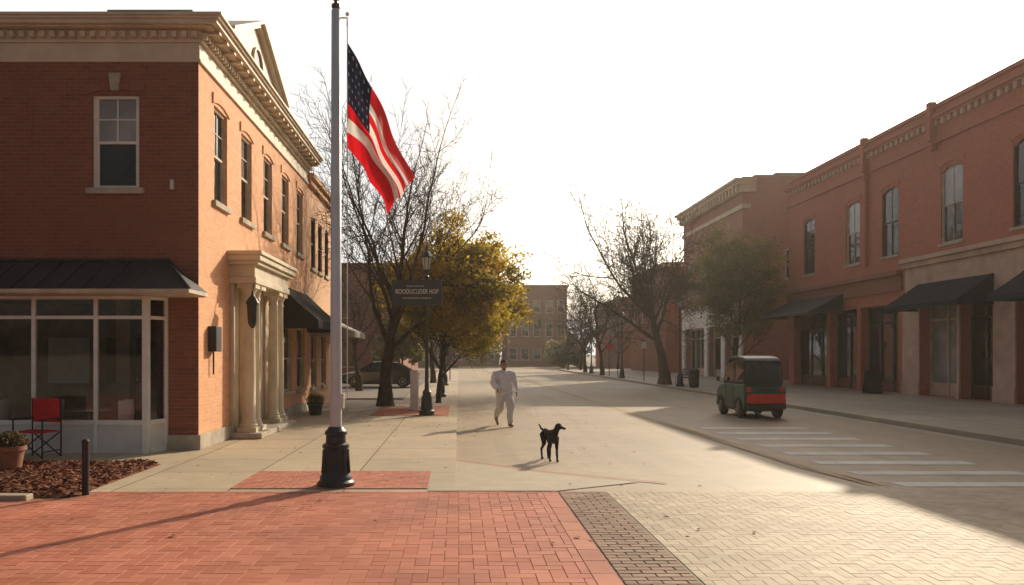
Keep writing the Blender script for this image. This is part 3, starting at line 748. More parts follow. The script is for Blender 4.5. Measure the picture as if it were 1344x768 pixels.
g = MB(); g.box(LX-0.088, LX-0.082, 18.28, 19.07, 1.05, 2.15); g.box(LX-0.13, LX-0.11, 18.14, 19.21, 2.39, 2.73); part(g, 'door_glass', [M['glass']], d)
g = MB(); lx, ly, lz = -4.36, 16.84, 2.35
g.lathe([(0.03, 0.0), (0.07, 0.05), (0.10, 0.12), (0.12, 0.5), (0.15, 0.53), (0.1, 0.62), (0.03, 0.7), (0.02, 0.78)], (lx, ly, lz), 6)
g.path([(lx, ly, lz+0.74), (lx, ly+0.1, lz+0.95), (lx, ly+0.3, lz+0.98)], [0.015]*3, 6)
part(g, 'wall_lantern', [M['blackmetal']], root)
g = MB(); g.box(LX+0.002, LX+0.17, 15.55, 15.9, 1.85, 2.35); g.path([(LX+0.06, 15.72, 1.85), (LX+0.06, 15.72, 1.4)], [0.02, 0.02], 6)
part(g, 'meter_box', [M['roofmetal']], root, bevel=0.01)
g = MB(); g.box(-5.42, -5.36, 14.94, 15.0, 4.9, 5.08); part(g, 'wall_vent', [M['pale']], root)

def awning(root, side, xw, proj, y0, y1, zt, zb, mt, val=0.22, name='awning', ribs=False):
    g = MB(); xo = xw+side*proj; n = 18
    for i in range(n):
        a = y0+(y1-y0)*i/n; b = y0+(y1-y0)*(i+1)/n
        s1 = 0.012*math.sin(i*1.7); s2 = 0.012*math.sin((i+1)*1.7)
        g.face([(xw+side*0.01, a, zt), (xw+side*0.01, b, zt), ((xw+xo)/2, b, (zt+zb)/2-0.02+s2), ((xw+xo)/2, a, (zt+zb)/2-0.02+s1)])
        g.face([((xw+xo)/2, a, (zt+zb)/2-0.02+s1), ((xw+xo)/2, b, (zt+zb)/2-0.02+s2), (xo, b, zb), (xo, a, zb)])
        g.face([(xo, a, zb), (xo, b, zb), (xo+side*0.01, b, zb-val), (xo+side*0.01, a, zb-val)])
        if ribs: g.box(min(xw, xo), max(xw, xo), a-0.012, a+0.012, zb-0.02, zb-0.01)
    for yy in (y0, y1):
        g.face([(xw+side*0.01, yy, zt), ((xw+xo)/2, yy, (zt+zb)/2-0.02), (xo, yy, zb), (xo, yy, zb-val), (xw+side*0.01, yy, zb-val)])
    if ribs:
        k = y0
        while k <= y1:
            g.path([(xw+side*0.02, k, zt+0.02), (xo, k, zb+0.02)], [0.018, 0.018], 4); k += 0.45
    o = part(g, name, [mt], root)
    sm = o.modifiers.new('s', 'SOLIDIFY'); sm.thickness = 0.012
    return o
awning(root, 1, LX, 1.1, 21.5, 25.7, 3.7, 2.72, M['awnblack'])

BY = 14.5; BX = -5.7; SXX = -5.5
g = MB()
def post(g, x, y=BY, w_=0.06, z0=0.0, z1=2.86): g.box(x-w_/2, x+w_/2, y-0.04, y+0.06, z0, z1)
xs = [-13.4, -12.3, -11.15, -10.0, -8.87, -7.73, -6.6]
for x in xs: post(g, x, w_=0.065)
g.box(BX-0.05, BX+0.06, BY-0.045, BY+0.07, 0.0, 2.86)
g.box(SXX-0.03, SXX+0.03, 14.9, 14.998, 0.0, 2.86)
segs = [-14.5]+xs+[BX]
for a, b in zip(segs[:-1], segs[1:]):
    for za, zb in ((2.44, 2.50), (2.80, 2.859), (0.52, 0.60)): g.box(a+0.034, b-0.034 if b != BX else b-0.051, BY-0.03, BY+0.05, za, zb)
def sidebar(g, za, zb, t=0.03):
    d = Vector((SXX-BX, 0.45)); n = Vector((d.y, -d.x)).normalized()*t
    a = Vector((BX+0.05, BY+0.06)); b = Vector((SXX, 14.9))
    g.prism([(a.x-n.x, a.y-n.y), (b.x-n.x, b.y-n.y), (b.x+n.x, b.y+n.y), (a.x+n.x, a.y+n.y)], 'z', za, zb)
for za, zb in ((2.44, 2.50), (2.80, 2.859), (0.52, 0.60), (0.0, 0.08)): sidebar(g, za, zb)
sf = part(g, 'shopfront', [M['white']], root)
g = MB()
for a, b in zip(segs[:-1], segs[1:]): g.box(a+0.034, b-0.035 if b != BX else b-0.052, BY-0.01, BY+0.03, 0.0, 0.519)
sidebar(g, 0.081, 0.519, 0.012)
part(g, 'kick_panel', [M['pale']], sf)
g = MB(); g.face([(-14.5, BY+0.012, 0.6), (BX, BY+0.012, 0.6), (BX, BY+0.012, 2.82), (-14.5, BY+0.012, 2.82)])
g.face([(BX+0.05, BY+0.07, 0.6), (SXX, 14.91, 0.6), (SXX, 14.91, 2.82), (BX+0.05, BY+0.07, 2.82)])
part(g, 'glass', [M['clear']], sf)
g = MB()
g.box(-14.9, -5.3, 15.3, 19.5, 0.0, 0.02)
g.face([(-14.9, 19.5, 0), (-5.3, 19.5, 0), (-5.3, 19.5, 3), (-14.9, 19.5, 3)])
g.face([(-14.9, 15.26, 0), (-14.9, 19.5, 0), (-14.9, 19.5, 3), (-14.9, 15.26, 3)]); g.face([(-5.3, 15.26, 0), (-5.3, 15.26, 3), (-5.3, 19.5, 3), (-5.3, 19.5, 0)])
g.face([(-14.9, 15.26, 3), (-14.9, 19.5, 3), (-5.3, 19.5, 3), (-5.3, 15.26, 3)])
g.box(-7.4, -7.1, 17.2, 17.5, 0.02, 2.99)
it = part(g, 'interior', [M['inside']], root)
for a, b, mm in ((-9.9, -8.9, 'pale'), (-8.5, -7.7, 'wood'), (-6.9, -6.2, 'stone')):
    g = MB(); g.box(a, b, 19.2, 19.45, 1.1, 2.2); part(g, 'wall_picture', [M[mm]], it)
g = MB()
EZ = 2.95; EYY = 13.95; ex1 = -4.72
tops = [(-15.0, 14.99, 3.55), (-5.45, 14.99, 3.55)]
g.face([(-15.3, EYY, EZ), (ex1, EYY, EZ), tops[1], tops[0]])
g.face([(ex1, EYY, EZ), (ex1, 14.99, EZ), tops[1]])
x = -15
while x < -5.45:
    g.path([(x, EYY, EZ+0.012), (x, 14.98, 3.56)], [0.012, 0.012], 4); x += 0.42
g.path([(ex1, EYY, EZ+0.01), (-5.45, 14.98, 3.56)], [0.025, 0.025], 5)
g.box(-15.0, -5.45, 14.94, 14.998, 3.552, 3.60)
cn = part(g, 'canopy_roof', [M['roofmetal']], root)
g = MB(); g.box(-15.3, ex1-0.001, EYY-0.02, EYY+0.02, EZ-0.07, EZ-0.003); g.box(ex1-0.04, ex1, EYY+0.021, 14.99, EZ-0.07, EZ-0.003)
g.box(-15.3, ex1-0.042, EYY+0.021, 14.99, EZ-0.085, EZ-0.05)
part(g, 'fascia', [M['creamdirty']], cn)

root = empty('brick_building', (LX, 25.9, 0), 'lower orange brick building with small windows beside the entrance building', 'building')
g = MB(); wys = [27.0, 28.3, 29.7]
wall(g, 'x', LX-0.03, 1, 25.9, 31.2, 0, 7.35, [(y-0.4, y+0.4, 4.7, 6.4) for y in wys]+[(26.6, 27.6, 0.7, 2.5), (28.6, 29.6, 0.7, 2.5)])
wall(g, 'y', 31.2, 1, -16, LX-0.03, 0, 7.35, []); wall(g, 'y', 25.9, -1, -16, LX-0.03, 0, 7.35, [])
part(g, 'wall', [M['brickLow']], root)
g = MB(); g.box(-16, LX+0.1, 25.87, 31.3, 7.35, 7.55); g.box(-16, LX+0.2, 25.87, 31.4, 7.55, 7.7); part(g, 'cornice', [M['brickLow']], root)
for y in wys: add_window(root, LX-0.03, y, 4.7, FX, 0.8, 1.7, 'plain', 'darkframe')
for y in (27.1, 29.1): add_window(root, LX-0.03, y, 0.7, FX, 1.0, 1.8, 'plain', 'creamdirty')
awning(root, 1, LX-0.03, 1.25, 26.3, 31.0, 3.2, 2.6, M['awngrey'], 0.2)

# =================================================================== RIGHT BUILDINGS
RX = 19.5
def shopfront(root, y0, y1, z0, z1, fr='darkframe', x=RX, dep=0.45, bulk='wood', gm='glass'):
    xp = x+dep; g = MB(); t = 0.07
    n = max(2, round((y1-y0)/1.3)); bh = 0.55
    for i in range(n+1):
        yy = y0+(y1-y0)*i/n; yy = min(max(yy, y0+t/2), y1-t/2); g.box(xp-0.06, xp+0.04, yy-t/2, yy+t/2, z0, z1)
    g.box(xp-0.04, xp+0.03, y0+.08, y1-.08, z1-0.08, z1-0.001); g.box(xp-0.04, xp+0.03, y0+.08, y1-.08, z1-0.85, z1-0.78)
    s = part(g, 'shopfront', [M[fr]], root)
    g = MB(); g.box(xp-0.02, xp+0.02, y0+0.02, y1-0.02, z0, z0+bh); part(g, 'bulkhead', [M[bulk]], s)
    g = MB(); g.face([(xp+0.0, y0, z0+bh), (xp+0.0, y0, z1), (xp+0.0, y1, z1), (xp+0.0, y1, z0+bh)]); part(g, 'glass', [M[gm]], s)
    return s
root = empty('brick_building', (RX, 30, 0), 'long two-storey warm red brick commercial building with shopfronts', 'building')
g = MB(); HT = 11.95
wys = [15.2, 19.2, 23.2, 27.3, 31.5, 36.0, 39.4, 44.3]
sho = [(17, 21.8), (23, 27.8), (29.0, 30.9), (31.1, 33.6), (35.3, 38.6), (39.0, 41.8), (42.2, 46.3)]
wall(g, 'x', RX, -1, 12, 47, -0.1, HT-0.2, [(y-0.7, y+0.7, 6.25, 9.3) for y in wys]+[(a, b, 0.07, 4.05, 0.45) for a, b in sho], 0.2)
wall(g, 'y', 47, 1, RX, 38, -0.1, HT-0.2, []); wall(g, 'y', 12, -1, RX, 38, -0.1, HT-0.2, []); wall(g, 'x', 38, 1, 12, 47, -0.1, HT-0.2, [])
part(g, 'wall', [M['brickR']], root)
for i, y in enumerate(wys): add_window(root, RX, y, 6.25, FNX, 1.4, 3.05, 'twoover', 'creamdirty' if i in (4, 6) else 'darkframe', [0, 0, 0, 0, 1, 0, 1, 0][i], lm='brickR')
for a, b in sho: shopfront(root, a, b, 0.08, 4.04, fr='creamdirty' if a == 31.1 else 'darkframe', bulk='stonepink' if a == 31.1 else 'wood', gm='glassblind' if a == 31.1 else 'glass')
g = MB()
g.box(RX-0.08, RX+0.3, 11.95, 47.05, 10.40, 10.52)
g.box(RX-0.14, RX+0.3, 11.9, 47.1, 11.30, 11.40); g.box(RX-0.24, RX+0.3, 11.85, 47.15, 11.40, 11.54); g.box(RX-0.06, RX+0.3, 11.95, 47.05, 11.54, 11.8)
g.box(RX-0.16, RX+0.35, 11.9, 47.1, 11.8, 11.95)
y = 12.1
while y < 46.8: g.box(RX-0.12, RX-0.003, y, y+0.2, 11.08, 11.301, 1); y += 0.42
part(g, 'cornice', [M['brickR'], M['stonepink']], root)
for y in (38.0, 32.6, 24.9):
    g = MB(); g.box(RX-0.30, RX-0.004, y-0.14, y+0.14, 10.5, 12.1); g.box(RX-0.2, RX-0.004, y-0.11, y+0.11, 10.1, 10.5)
    if y == 38.0: g.box(RX-0.17, RX-0.004, 37.88, 38.12, 5.95, 10.1)
    part(g, 'pier', [M['brickR']], root, bevel=0.02)
g = MB(); g.box(RX-0.3, RX-0.003, 12, 34.75, 5.72, 5.9); g.box(RX-0.18, RX-0.003, 12, 34.75, 5.5, 5.72); g.box(RX-0.06, RX-0.004, 12, 34.7, 4.1, 5.5)
for a, b in ((33.62, 34.9), (30.92, 31.08), (27.82, 28.98), (21.82, 22.98), (12, 16.98)): g.box(RX-0.06, RX-0.004, a, b, -0.1, 4.098); g.box(RX-0.1, RX-0.06, a, b, -0.1, 0.6)
part(g, 'stone_facing', [M['stonepink']], root, bevel=0.01)
g = MB(); g.box(RX-0.28, RX-0.003, 34.95, 47, 5.3, 5.5); g.box(RX-0.1, RX-0.003, 34.95, 47, 4.6, 5.3); part(g, 'shop_fascia', [M['brickFar2']], root)
g = MB(); g.box(RX, 38, 12, 47, 11.6, 11.7); part(g, 'roof', [M['roofgrey']], root)
awning(root, -1, RX-0.1, 1.75, 40.2, 46.9, 4.85, 3.95, M['roofmetal'], 0.1, ribs=True)
awning(root, -1, RX-0.06, 1.4, 28.9, 33.7, 4.75, 3.8, M['awnnavy'], 0.2)
awning(root, -1, RX-0.06, 1.4, 22.4, 27.2, 4.75, 3.8, M['awnnavy'], 0.2)

root = empty('brick_building', (RX, 60, 0), 'taller brick corner building with pale cornice and shopfronts', 'building')
g = MB(); HT = 14.0
wys = [56.6, 60.2, 63.6, 67.0]
wall(g, 'x', RX, -1, 54.6, 69, -0.1, HT, [(y-0.6, y+0.6, 6.6, 9.2) for y in wys]+[(55.2, 58.0, 0.07, 3.9, .45), (58.8, 62, 0.07, 3.9, .45), (62.8, 68.2, 0.07, 3.9, .45)], 0.2)
wall(g, 'y', 54.6, -1, RX, 40, -0.1, HT, [(22.4, 23.4, 7, 9)], 0.2); wall(g, 'y', 69, 1, RX, 40, -0.1, HT, []); wall(g, 'x', 40, 1, 54.6, 69, -0.1, HT, [])
part(g, 'wall', [M['brickFar']], root)
for y in wys: add_window(root, RX, y, 6.6, FNX, 1.2, 2.6, 'plain', 'white', 1)
add_window(root, 22.9, 54.6, 7, 0, 1.0, 2.0, 'plain', 'white', 0)
for a, b in ((55.2, 58.0), (58.8, 62), (62.8, 68.2)): shopfront(root, a, b, 0.08, 3.88, fr='white', bulk='creamdirty')
g = MB(); g.box(RX-0.5, RX+0.8, 54.2, 69.3, 13.4, 13.65); g.box(RX-0.3, RX+0.8, 54.3, 69.2, 12.9, 13.4); g.box(RX-0.7, RX+0.8, 54.1, 69.4, 13.65, 13.82); g.box(RX-0.12, RX+0.5, 54.5, 69.05, 11.8, 12.1)
y = 54.6
while y < 69: g.box(RX-0.45, RX-0.3, y, y+0.25, 12.95, 13.398); y += 0.7
part(g, 'cornice', [M['cream']], root)
g = MB()
g.box(RX-0.15, RX-0.003, 54.6, 69, 3.9, 5.4); g.box(RX-0.4, RX-0.003, 54.5, 69, 5.4, 5.6)
for a, b in ((54.6, 55.2), (58, 58.8), (62, 62.8), (68.2, 69)): g.box(RX-0.15, RX-0.003, a, b, -0.1, 3.9)
part(g, 'ground_floor_facing', [M['white']], root)
g = MB(); g.box(RX+0.8, 40, 54.6, 69, 14.0, 14.12); g.box(RX+2.2, 40, 54.55, 56, 14.12, 14.25); part(g, 'roof', [M['roofgrey']], root)

def simple_building(x0, x1, y0, y1, h, bm, label, face='y', nw=5, floors=2, fl0=4.0, fh=3.8, ww=1.0, wh=1.8, fr='white', corn='creamdirty'):
    root = empty('brick_building', ((x0+x1)/2, y0, 0), label, 'building')
    g = MB(); opy = []; opx = []
    for f in range(floors):
        z = fl0+f*fh
        for i in range(nw):
            c = x0+(x1-x0)*(i+0.5)/nw; opy.append((c-ww/2, c+ww/2, z, z+wh))
            c = y0+(y1-y0)*(i+0.5)/nw; opx.append((c-ww/2, c+ww/2, z, z+wh))
    gr = []
    for i in range(nw):
        c = x0+(x1-x0)*(i+0.5)/nw; gr.append((c-ww*0.6, c+ww*0.6, 0.9, 2.7))
    wall(g, 'y', y0, -1, x0, x1, -0.1, h, (opy+gr) if face == 'y' else [], 0.18)
    wall(g, 'x', x0, -1, y0, y1, -0.1, h, opx if face == 'x' else [], 0.18)
    wall(g, 'x', x1, 1, y0, y1, -0.1, h, opx if face == 'X' else [], 0.18); wall(g, 'y', y1, 1, x0, x1, -0.1, h, [])
    part(g, 'wall', [bm], root)
    if face == 'y':
        for o in opy: add_window(root, (o[0]+o[1])/2, y0, o[2], 0, ww, wh, 'plain', fr, R.choice([0, 0, 1]))
        for o in gr: add_window(root, (o[0]+o[1])/2, y0, o[2], 0, ww*1.2, 1.8, 'plain', fr, R.choice([0, 1]))
    else:
        xx, rr = (x0, FNX) if face == 'x' else (x1, FX)
        for o in opx: add_window(root, xx, (o[0]+o[1])/2, o[2], rr, ww, wh, 'plain', fr, 0)
    g = MB(); g.box(x0-0.2, x1+0.2, y0-0.2, y1+0.2, h-0.35, h-0.15); g.box(x0-0.35, x1+0.35, y0-0.35, y1+0.35, h-0.15, h+0.02)
    part(g, 'cornice', [M[corn]], root)
    g = MB(); g.box(x0+0.1, x1-0.1, y0+0.1, y1-0.1, h+0.022, h+0.1); part(g, 'roof', [M['roofgrey']], root)
    return root
simple_building(RX, 36, 75, 90, 10.4, M['brickFar2'], 'two-storey dark brick building along the street', 'x', 4, 1, 5.2)
simple_building(22, 38, 108, 128, 9.5, M['brickFar'], 'low brick building beyond the cross street', 'x', 4, 1, 5.0)
simple_building(7.6, 17.0, 125, 140, 12.6, M['brickFar2'], 'three-storey brick block closing the street', 'y', 5, 2, 4.6, 3.7, 1.1, 2.0, corn='brickFar2')
simple_building(-12, 6.5, 128, 140, 9.0, M['brickFar2'], 'low brown brick block behind the autumn tree', 'y', 7, 1, 4.8, corn='brickFar2')
simple_building(-24, -4.4, 60, 74, 8.6, M['brickFar2'], 'two-storey brown brick building across the parking area', 'y', 7, 1, 4.6, 3.5, 1.1, 1.8, fr='darkframe', corn='brickFar2')
simple_building(-40, -26, 62, 80, 9.6, M['brickFar'], 'plain brick building behind the parking area', 'y', 5, 1, 4.8)
simple_building(-19, -4.6, 78, 90, 7.4, M['brickFar2'], 'low brick building along the sidewalk', 'X', 5, 1, 4.4, corn='brickFar2')

# =================================================================== TREES
def rvec(rr): return Vector((rr.gauss(0, 1), rr.gauss(0, 1), rr.gauss(0, 1))).normalized()
def grow(rr, mbT, mbC, p, d, L, r, lev, P, ends):
    n = P['seg'][min(lev, len(P['seg'])-1)]
    pts = [p.copy()]; rad = [r]; dd = d.copy(); q = p.copy()
    tip = P['tip'] if lev < P['max'] else 0.5
    for i in range(n):
        dd = (dd+rvec(rr)*P['wob']*(0.5 if lev == 0 else 1)+Vector((0, 0, P['up']*(0.3+0.2*lev)))).normalized()
        q = q+dd*L/n; pts.append(q.copy()); rad.append(r*(1-(1-tip)*(i+1)/n))
    tgt = mbT if lev <= 1 else mbC
    tgt.path(pts, rad, [10, 7, 5, 4, 3, 3][min(lev, 5)], cap=(lev < 2))
    if lev >= P['max']: ends.append(q.copy()); return
    k = P['kids'][min(lev, len(P['kids'])-1)]
    for c in range(k):
        t0 = P['start'] if lev == 0 else 0.2
        t = t0+(1-t0)*(c+rr.random()*0.7)/k
        f = min(t*n, n-1e-3); i = int(f); bp = pts[i].lerp(pts[i+1], f-i); br = rad[i]+(rad[i+1]-rad[i])*(f-i)
        ax = (pts[i+1]-pts[i]).normalized(); o = ax.orthogonal().normalized()
        o.rotate(Matrix.Rotation(c*2.4+rr.uniform(-0.5, 0.5)+lev, 3, ax))
        ang = math.radians(rr.uniform(*P['ang']))*(0.85 if lev == 0 else 1)
        nd_ = (ax*math.cos(ang)+o*math.sin(ang)).normalized()
        grow(rr, mbT, mbC, bp, nd_, L*P['ratio'][min(lev, len(P['ratio'])-1)]*rr.uniform(0.8, 1.15)*(1-0.25*t if lev else 1), max(br*rr.uniform(*P['thin']), P['minr']), lev+1, P, ends)
    grow(rr, mbT, mbC, q, dd, L*(0.85 if lev == 0 else 0.6), rad[-1]*0.95, lev+1, P, ends)

def bare_tree(seed, loc, height, label, lean=(0, 0), trunk=0.24, bark='bark', kids=(6, 5, 5, 4), mx=4, ang=(28, 60), group=None, minr=0.005, halfw=None, shiftx=0.0, pct=99.6, up=0.045):
    rr = random.Random(seed)
    root = empty('tree', loc, label, 'tree', group)
    T, C = MB(), MB(); ends = []
    P = dict(seg=[5, 6, 5, 3, 2, 2], wob=0.17, up=up, tip=0.5, kids=kids, max=mx, start=0.5, ratio=[1.2, 0.66, 0.62, 0.56, 0.54], ang=ang, thin=(0.42, 0.64), minr=minr)
    grow(rr, T, C, Vector((0, 0, -0.05)), Vector((lean[0], lean[1], 1)).normalized(), height*0.30, trunk, 0, P, ends)
    T.lathe([(trunk*1.6, -0.1), (trunk*1.3, 0.06), (trunk*1.1, 0.3), (trunk*0.95, 0.6)], (0, 0, 0), 10)
    A = np.array(C.v); zmax = np.percentile(A[:, 2], pct); s = height/zmax
    lo, hi = np.percentile(A[:, 0], [2.5, 97.5]); cx0 = (lo+hi)/2; hw = (hi-lo)/2*s
    k = (halfw/hw) if halfw else 1.0; k = min(1.7, max(0.6, k))
    for mb in (T, C):
        a = np.array(mb.v); zz = np.clip(a[:, 2]/zmax, 0, 1.1)
        wz = np.clip((zz-0.15)/0.35, 0, 1)
        a[:, 0] = a[:, 0]*s*(1+(k-1)*wz) + (shiftx-cx0*s*k)*wz*zz**0.5; a[:, 1] = a[:, 1]*s*(1+(k-1)*wz); a[:, 2] *= s
        # draw stray tips back into a rounded crown outline
        over = a[:, 2] > height; a[over, 2] = height+(a[over, 2]-height)*0.35
        mb.v = [tuple(r) for r in a.tolist()]
    part(T, 'trunk', [M[bark]], root, smooth=True, world=False, uv=False); part(C, 'crown', [M[bark]], root, world=False, uv=False)
    return root

def leaf_tree(seed, loc, height, cr, cz, label, leafm, nleaf=22000, ls=0.075, trunk=0.13, bark='bark', nclump=150, cx=0.0, group=None, gap=0.02, crad=(0.14, 0.26), stemf=0.40, amp=0.42):
    rr = random.Random(seed); root = empty('tree', loc, label, 'tree', group)
    T, C = MB(), MB(); ends = []
    P = dict(seg=[5, 5, 4, 3], wob=0.15, up=0.10, tip=0.5, kids=(7, 5, 4), max=3, start=0.35, ratio=[0.75, 0.6, 0.5], ang=(30, 60), thin=(0.4, 0.6), minr=0.007)
    grow(rr, T, C, Vector((0, 0, -0.05)), Vector((cx*0.06, 0, 1)).normalized(), height*stemf, trunk, 0, P, ends)
    s = (height*0.93)/max(v[2] for v in C.v+T.v)
    kx = min(1, cr[0]*0.95/max(0.1, max(abs(v[0]-cx) for v in C.v)))
    for mb in (T, C): mb.v = [(a*s*kx, b*s*kx, c*s) for a, b, c in mb.v]
    cl = []; sv = Vector((seed*1.7, 3, 1))
    while len(cl) < nclump:
        u = rvec(rr)*(rr.random()**0.42)
        c = Vector((cx+u.x*cr[0], u.y*cr[1], cz+u.z*cr[2]))
        dirn = u.normalized()
        lump = 0.86+amp*noise.noise(dirn*2.3+sv)+0.3*noise.noise(dirn*5+sv)
        if u.length > lump: continue
        if noise.noise(c*1.2+sv*2) < -0.2+gap and rr.random() < 0.92: continue
        tone = 0.55+1.0*noise.noise(c*0.8+sv*3)+rr.uniform(-0.25, 0.25)
        cl.append((c, rr.uniform(*crad)*cr[0], max(0, min(1, tone))))
    per = nleaf//nclump
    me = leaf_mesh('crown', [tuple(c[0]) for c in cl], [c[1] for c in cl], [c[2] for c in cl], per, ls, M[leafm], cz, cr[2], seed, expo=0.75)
    part(T, 'trunk', [M[bark]], root, smooth=True, world=False, uv=False)
    part(C, 'branches', [M[bark]], root, world=False, uv=False)
    obj('crown', me, root)
    return root

bare_tree(4, (-2.55, 27.7, 0), 10.9, 'large bare tree with spreading branches on the sidewalk', (0.0, 0), 0.23, kids=(7, 6, 5, 4, 3), mx=5, minr=0.0095, ang=(28, 60), halfw=3.1, shiftx=0.7, pct=99.3)
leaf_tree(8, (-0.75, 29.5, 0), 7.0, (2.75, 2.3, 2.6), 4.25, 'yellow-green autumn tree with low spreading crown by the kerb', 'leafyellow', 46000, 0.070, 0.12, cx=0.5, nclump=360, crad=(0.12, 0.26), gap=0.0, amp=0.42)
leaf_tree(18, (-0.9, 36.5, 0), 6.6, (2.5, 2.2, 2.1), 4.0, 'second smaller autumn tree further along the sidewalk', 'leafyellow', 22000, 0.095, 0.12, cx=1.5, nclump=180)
bare_tree(23, (11.9, 46, 0.06), 11.3, 'bare multi-branched tree leaning over the street', (-0.18, 0.0), 0.25, 'barklight', kids=(8, 6, 5, 4, 3), mx=5, ang=(30, 64), minr=0.0135, halfw=3.5, shiftx=-2.0, pct=99.2, up=0.02)
leaf_tree(31, (17.2, 49.5, 0.06), 9.9, (3.3, 2.9, 3.6), 6.2, 'olive leafy tree with airy crown near the corner building', 'leafgreen', 24000, 0.095, 0.16, nclump=260, gap=0.08, amp=0.5, crad=(0.12, 0.3))
leaf_tree(37, (-3.9, 56, 0), 5.6, (2.2, 2.0, 2.2), 3.0, 'small dull green tree at the edge of the parking area', 'leafgreen', 12000, 0.12, 0.1, nclump=120)
for i, (x, y, h, s) in enumerate([(11.9, 66, 9.5, 41), (12.4, 78, 9, 42), (13.5, 88, 8, 43), (-1.6, 50, 8, 44), (20, 100, 9, 45)]):
    bare_tree(s, (x, y, 0), h, 'smaller bare street tree', (0.03*i-0.05, 0), 0.14, 'bark', kids=(6, 5, 5, 3), mx=4, group='bare street trees', minr=0.016)
bare_tree(61, (-5.0, 40, 0), 7.0, 'small bare tree beside the parking area', (0, 0), 0.12, 'bark', kids=(6, 5, 4, 3), mx=4, minr=0.010)

rr = random.Random(77); cs, rs, ts = [], [], []
for k in range(70):
    x = rr.uniform(-140, 190); y = rr.uniform(150, 190); h = rr.uniform(5, 11)
    for j in range(6):
        cs.append((x+rr.uniform(-4, 4), y+rr.uniform(-3, 3), rr.uniform(0.5, h))); rs.append(rr.uniform(1.5, 3)); ts.append(rr.random())
o = obj('distant_wood', leaf_mesh('distant_wood', cs, rs, ts, 80, 0.5, M['leafdull'], 5, 5, 9)); o['kind'] = 'stuff'; o['label'] = 'hazy distant trees beyond the end of the street'
cs, rs, ts = [], [], []
for k in range(40): cs.append((12.4+rr.uniform(0, 4.5), 108+rr.random()*2, rr.uniform(0.5, 3.6))); rs.append(rr.uniform(0.7, 1.2)); ts.append(rr.random())
o = obj('shrub', leaf_mesh('shrub', cs, rs, ts, 180, 0.17, M['leafgreen'], 1.5, 1.5, 10)); setp(o, 'dark evergreen shrubs near the end of the street', 'shrub')

# =================================================================== FLAGPOLE + FLAG
PXX, PYY = -1.675, 10.87
root = empty('flagpole', (PXX, PYY, 0.012), 'pale metal flagpole with black cast base on brick paving', 'flagpole')
g = MB(); g.lathe([(0.080, 0.6), (0.076, 2.0), (0.062, 6.48), (0.045, 6.5)], n=24); part(g, 'pole', [M['poleMetal']], root, smooth=True, world=False)
g = MB(); g.lathe([(0.03, 6.5), (0.06, 6.52), (0.06, 6.56), (0.025, 6.58), (0.025, 6.62)], n=16); g.ell((0, 0, 6.68), (0.07, 0.07, 0.07), 16)
part(g, 'finial', [M['gold']], root, smooth=True, world=False)
g = MB(); g.lathe([(0.255, -0.02), (0.255, 0.05), (0.22, 0.08), (0.215, 0.13), (0.19, 0.16), (0.175, 0.30), (0.18, 0.42), (0.165, 0.50), (0.185, 0.52), (0.185, 0.56), (0.14, 0.58), (0.135, 0.68), (0.155, 0.70), (0.15, 0.74), (0.115, 0.77), (0.10, 0.80)], n=12)
for k in range(12):
    a = 2*math.pi*(k+0.5)/12; x, y = math.cos(a), math.sin(a)
    g.path([(x*0.19, y*0.19, 0.17), (x*0.18, y*0.18, 0.3), (x*0.17, y*0.17, 0.49)], [0.012]*3, 5)
part(g, 'base', [M['blackmetal']], root, smooth=True, world=False)
g = MB(); g.path([(0.155, 0, 6.30), (0.155, 0, 1.2)], [0.007, 0.007], 6); g.path([(0.04, 0, 6.38), (0.155, 0, 6.38), (0.155, 0, 6.27)], [0.013]*3, 6); g.ell((0.155, 0, 6.43), (0.028, 0.028, 0.028), 10)
g.path([(0.155, 0, 1.2), (0.085, 0, 1.15)], [0.007, 0.007], 6); g.box(0.07, 0.11, -0.02, 0.02, 1.05, 1.25)
part(g, 'halyard', [M['white']], root, world=False)
fm, nt, b = new_mat('flag_cloth')
uvn = nt.nodes.new('ShaderNodeTexCoord').outputs['UV']; sp = nt.nodes.new('ShaderNodeSeparateXYZ'); nt.links.new(uvn, sp.inputs[0])
def mth(op, a, bb=None):
    n = nt.nodes.new('ShaderNodeMath'); n.operation = op
    for i, v in enumerate((a, bb)):
        if v is None: continue
        if isinstance(v, (int, float)): n.inputs[i].default_value = v
        else: nt.links.new(v, n.inputs[i])
    return n.outputs[0]
U, V = sp.outputs[0], sp.outputs[1]
NS = 7
st = mth('MODULO', mth('FLOOR', mth('MULTIPLY', V, NS)), 2)
c = mixc(nt, st, (0.66, 0.010, 0.018), (0.80, 0.76, 0.70))
can = mth('MULTIPLY', mth('LESS_THAN', U, 0.43), mth('LESS_THAN', V, 4/NS))
su = mth('SUBTRACT', mth('FRACT', mth('MULTIPLY', U, 6/0.43)), 0.5); sv = mth('SUBTRACT', mth('FRACT', mth('MULTIPLY', V, 5*NS/4)), 0.5)
dd = mth('SQRT', mth('ADD', mth('MULTIPLY', su, su), mth('MULTIPLY', sv, sv)))
star = mth('LESS_THAN', dd, 0.15)
cc = mixc(nt, star, (0.010, 0.011, 0.028), (0.18, 0.18, 0.20))
c = mixc(nt, can, c, cc)
nt.links.new(c, b.inputs['Base Color']); b.inputs['Roughness'].default_value = 0.8
tr = nt.nodes.new('ShaderNodeBsdfTranslucent'); nt.links.new(c, tr.inputs[0]); ms = nt.nodes.new('ShaderNodeMixShader'); ms.inputs[0].default_value = 0.4
nt.links.new(b.outputs[0], ms.inputs[1]); nt.links.new(tr.outputs[0], ms.inputs[2]); nt.links.new(ms.outputs[0], nt.nodes['Material Output'].inputs[0])
me = bpy.data.meshes.new('flag'); vs = []; fs = []; NU, NV = 90, 90
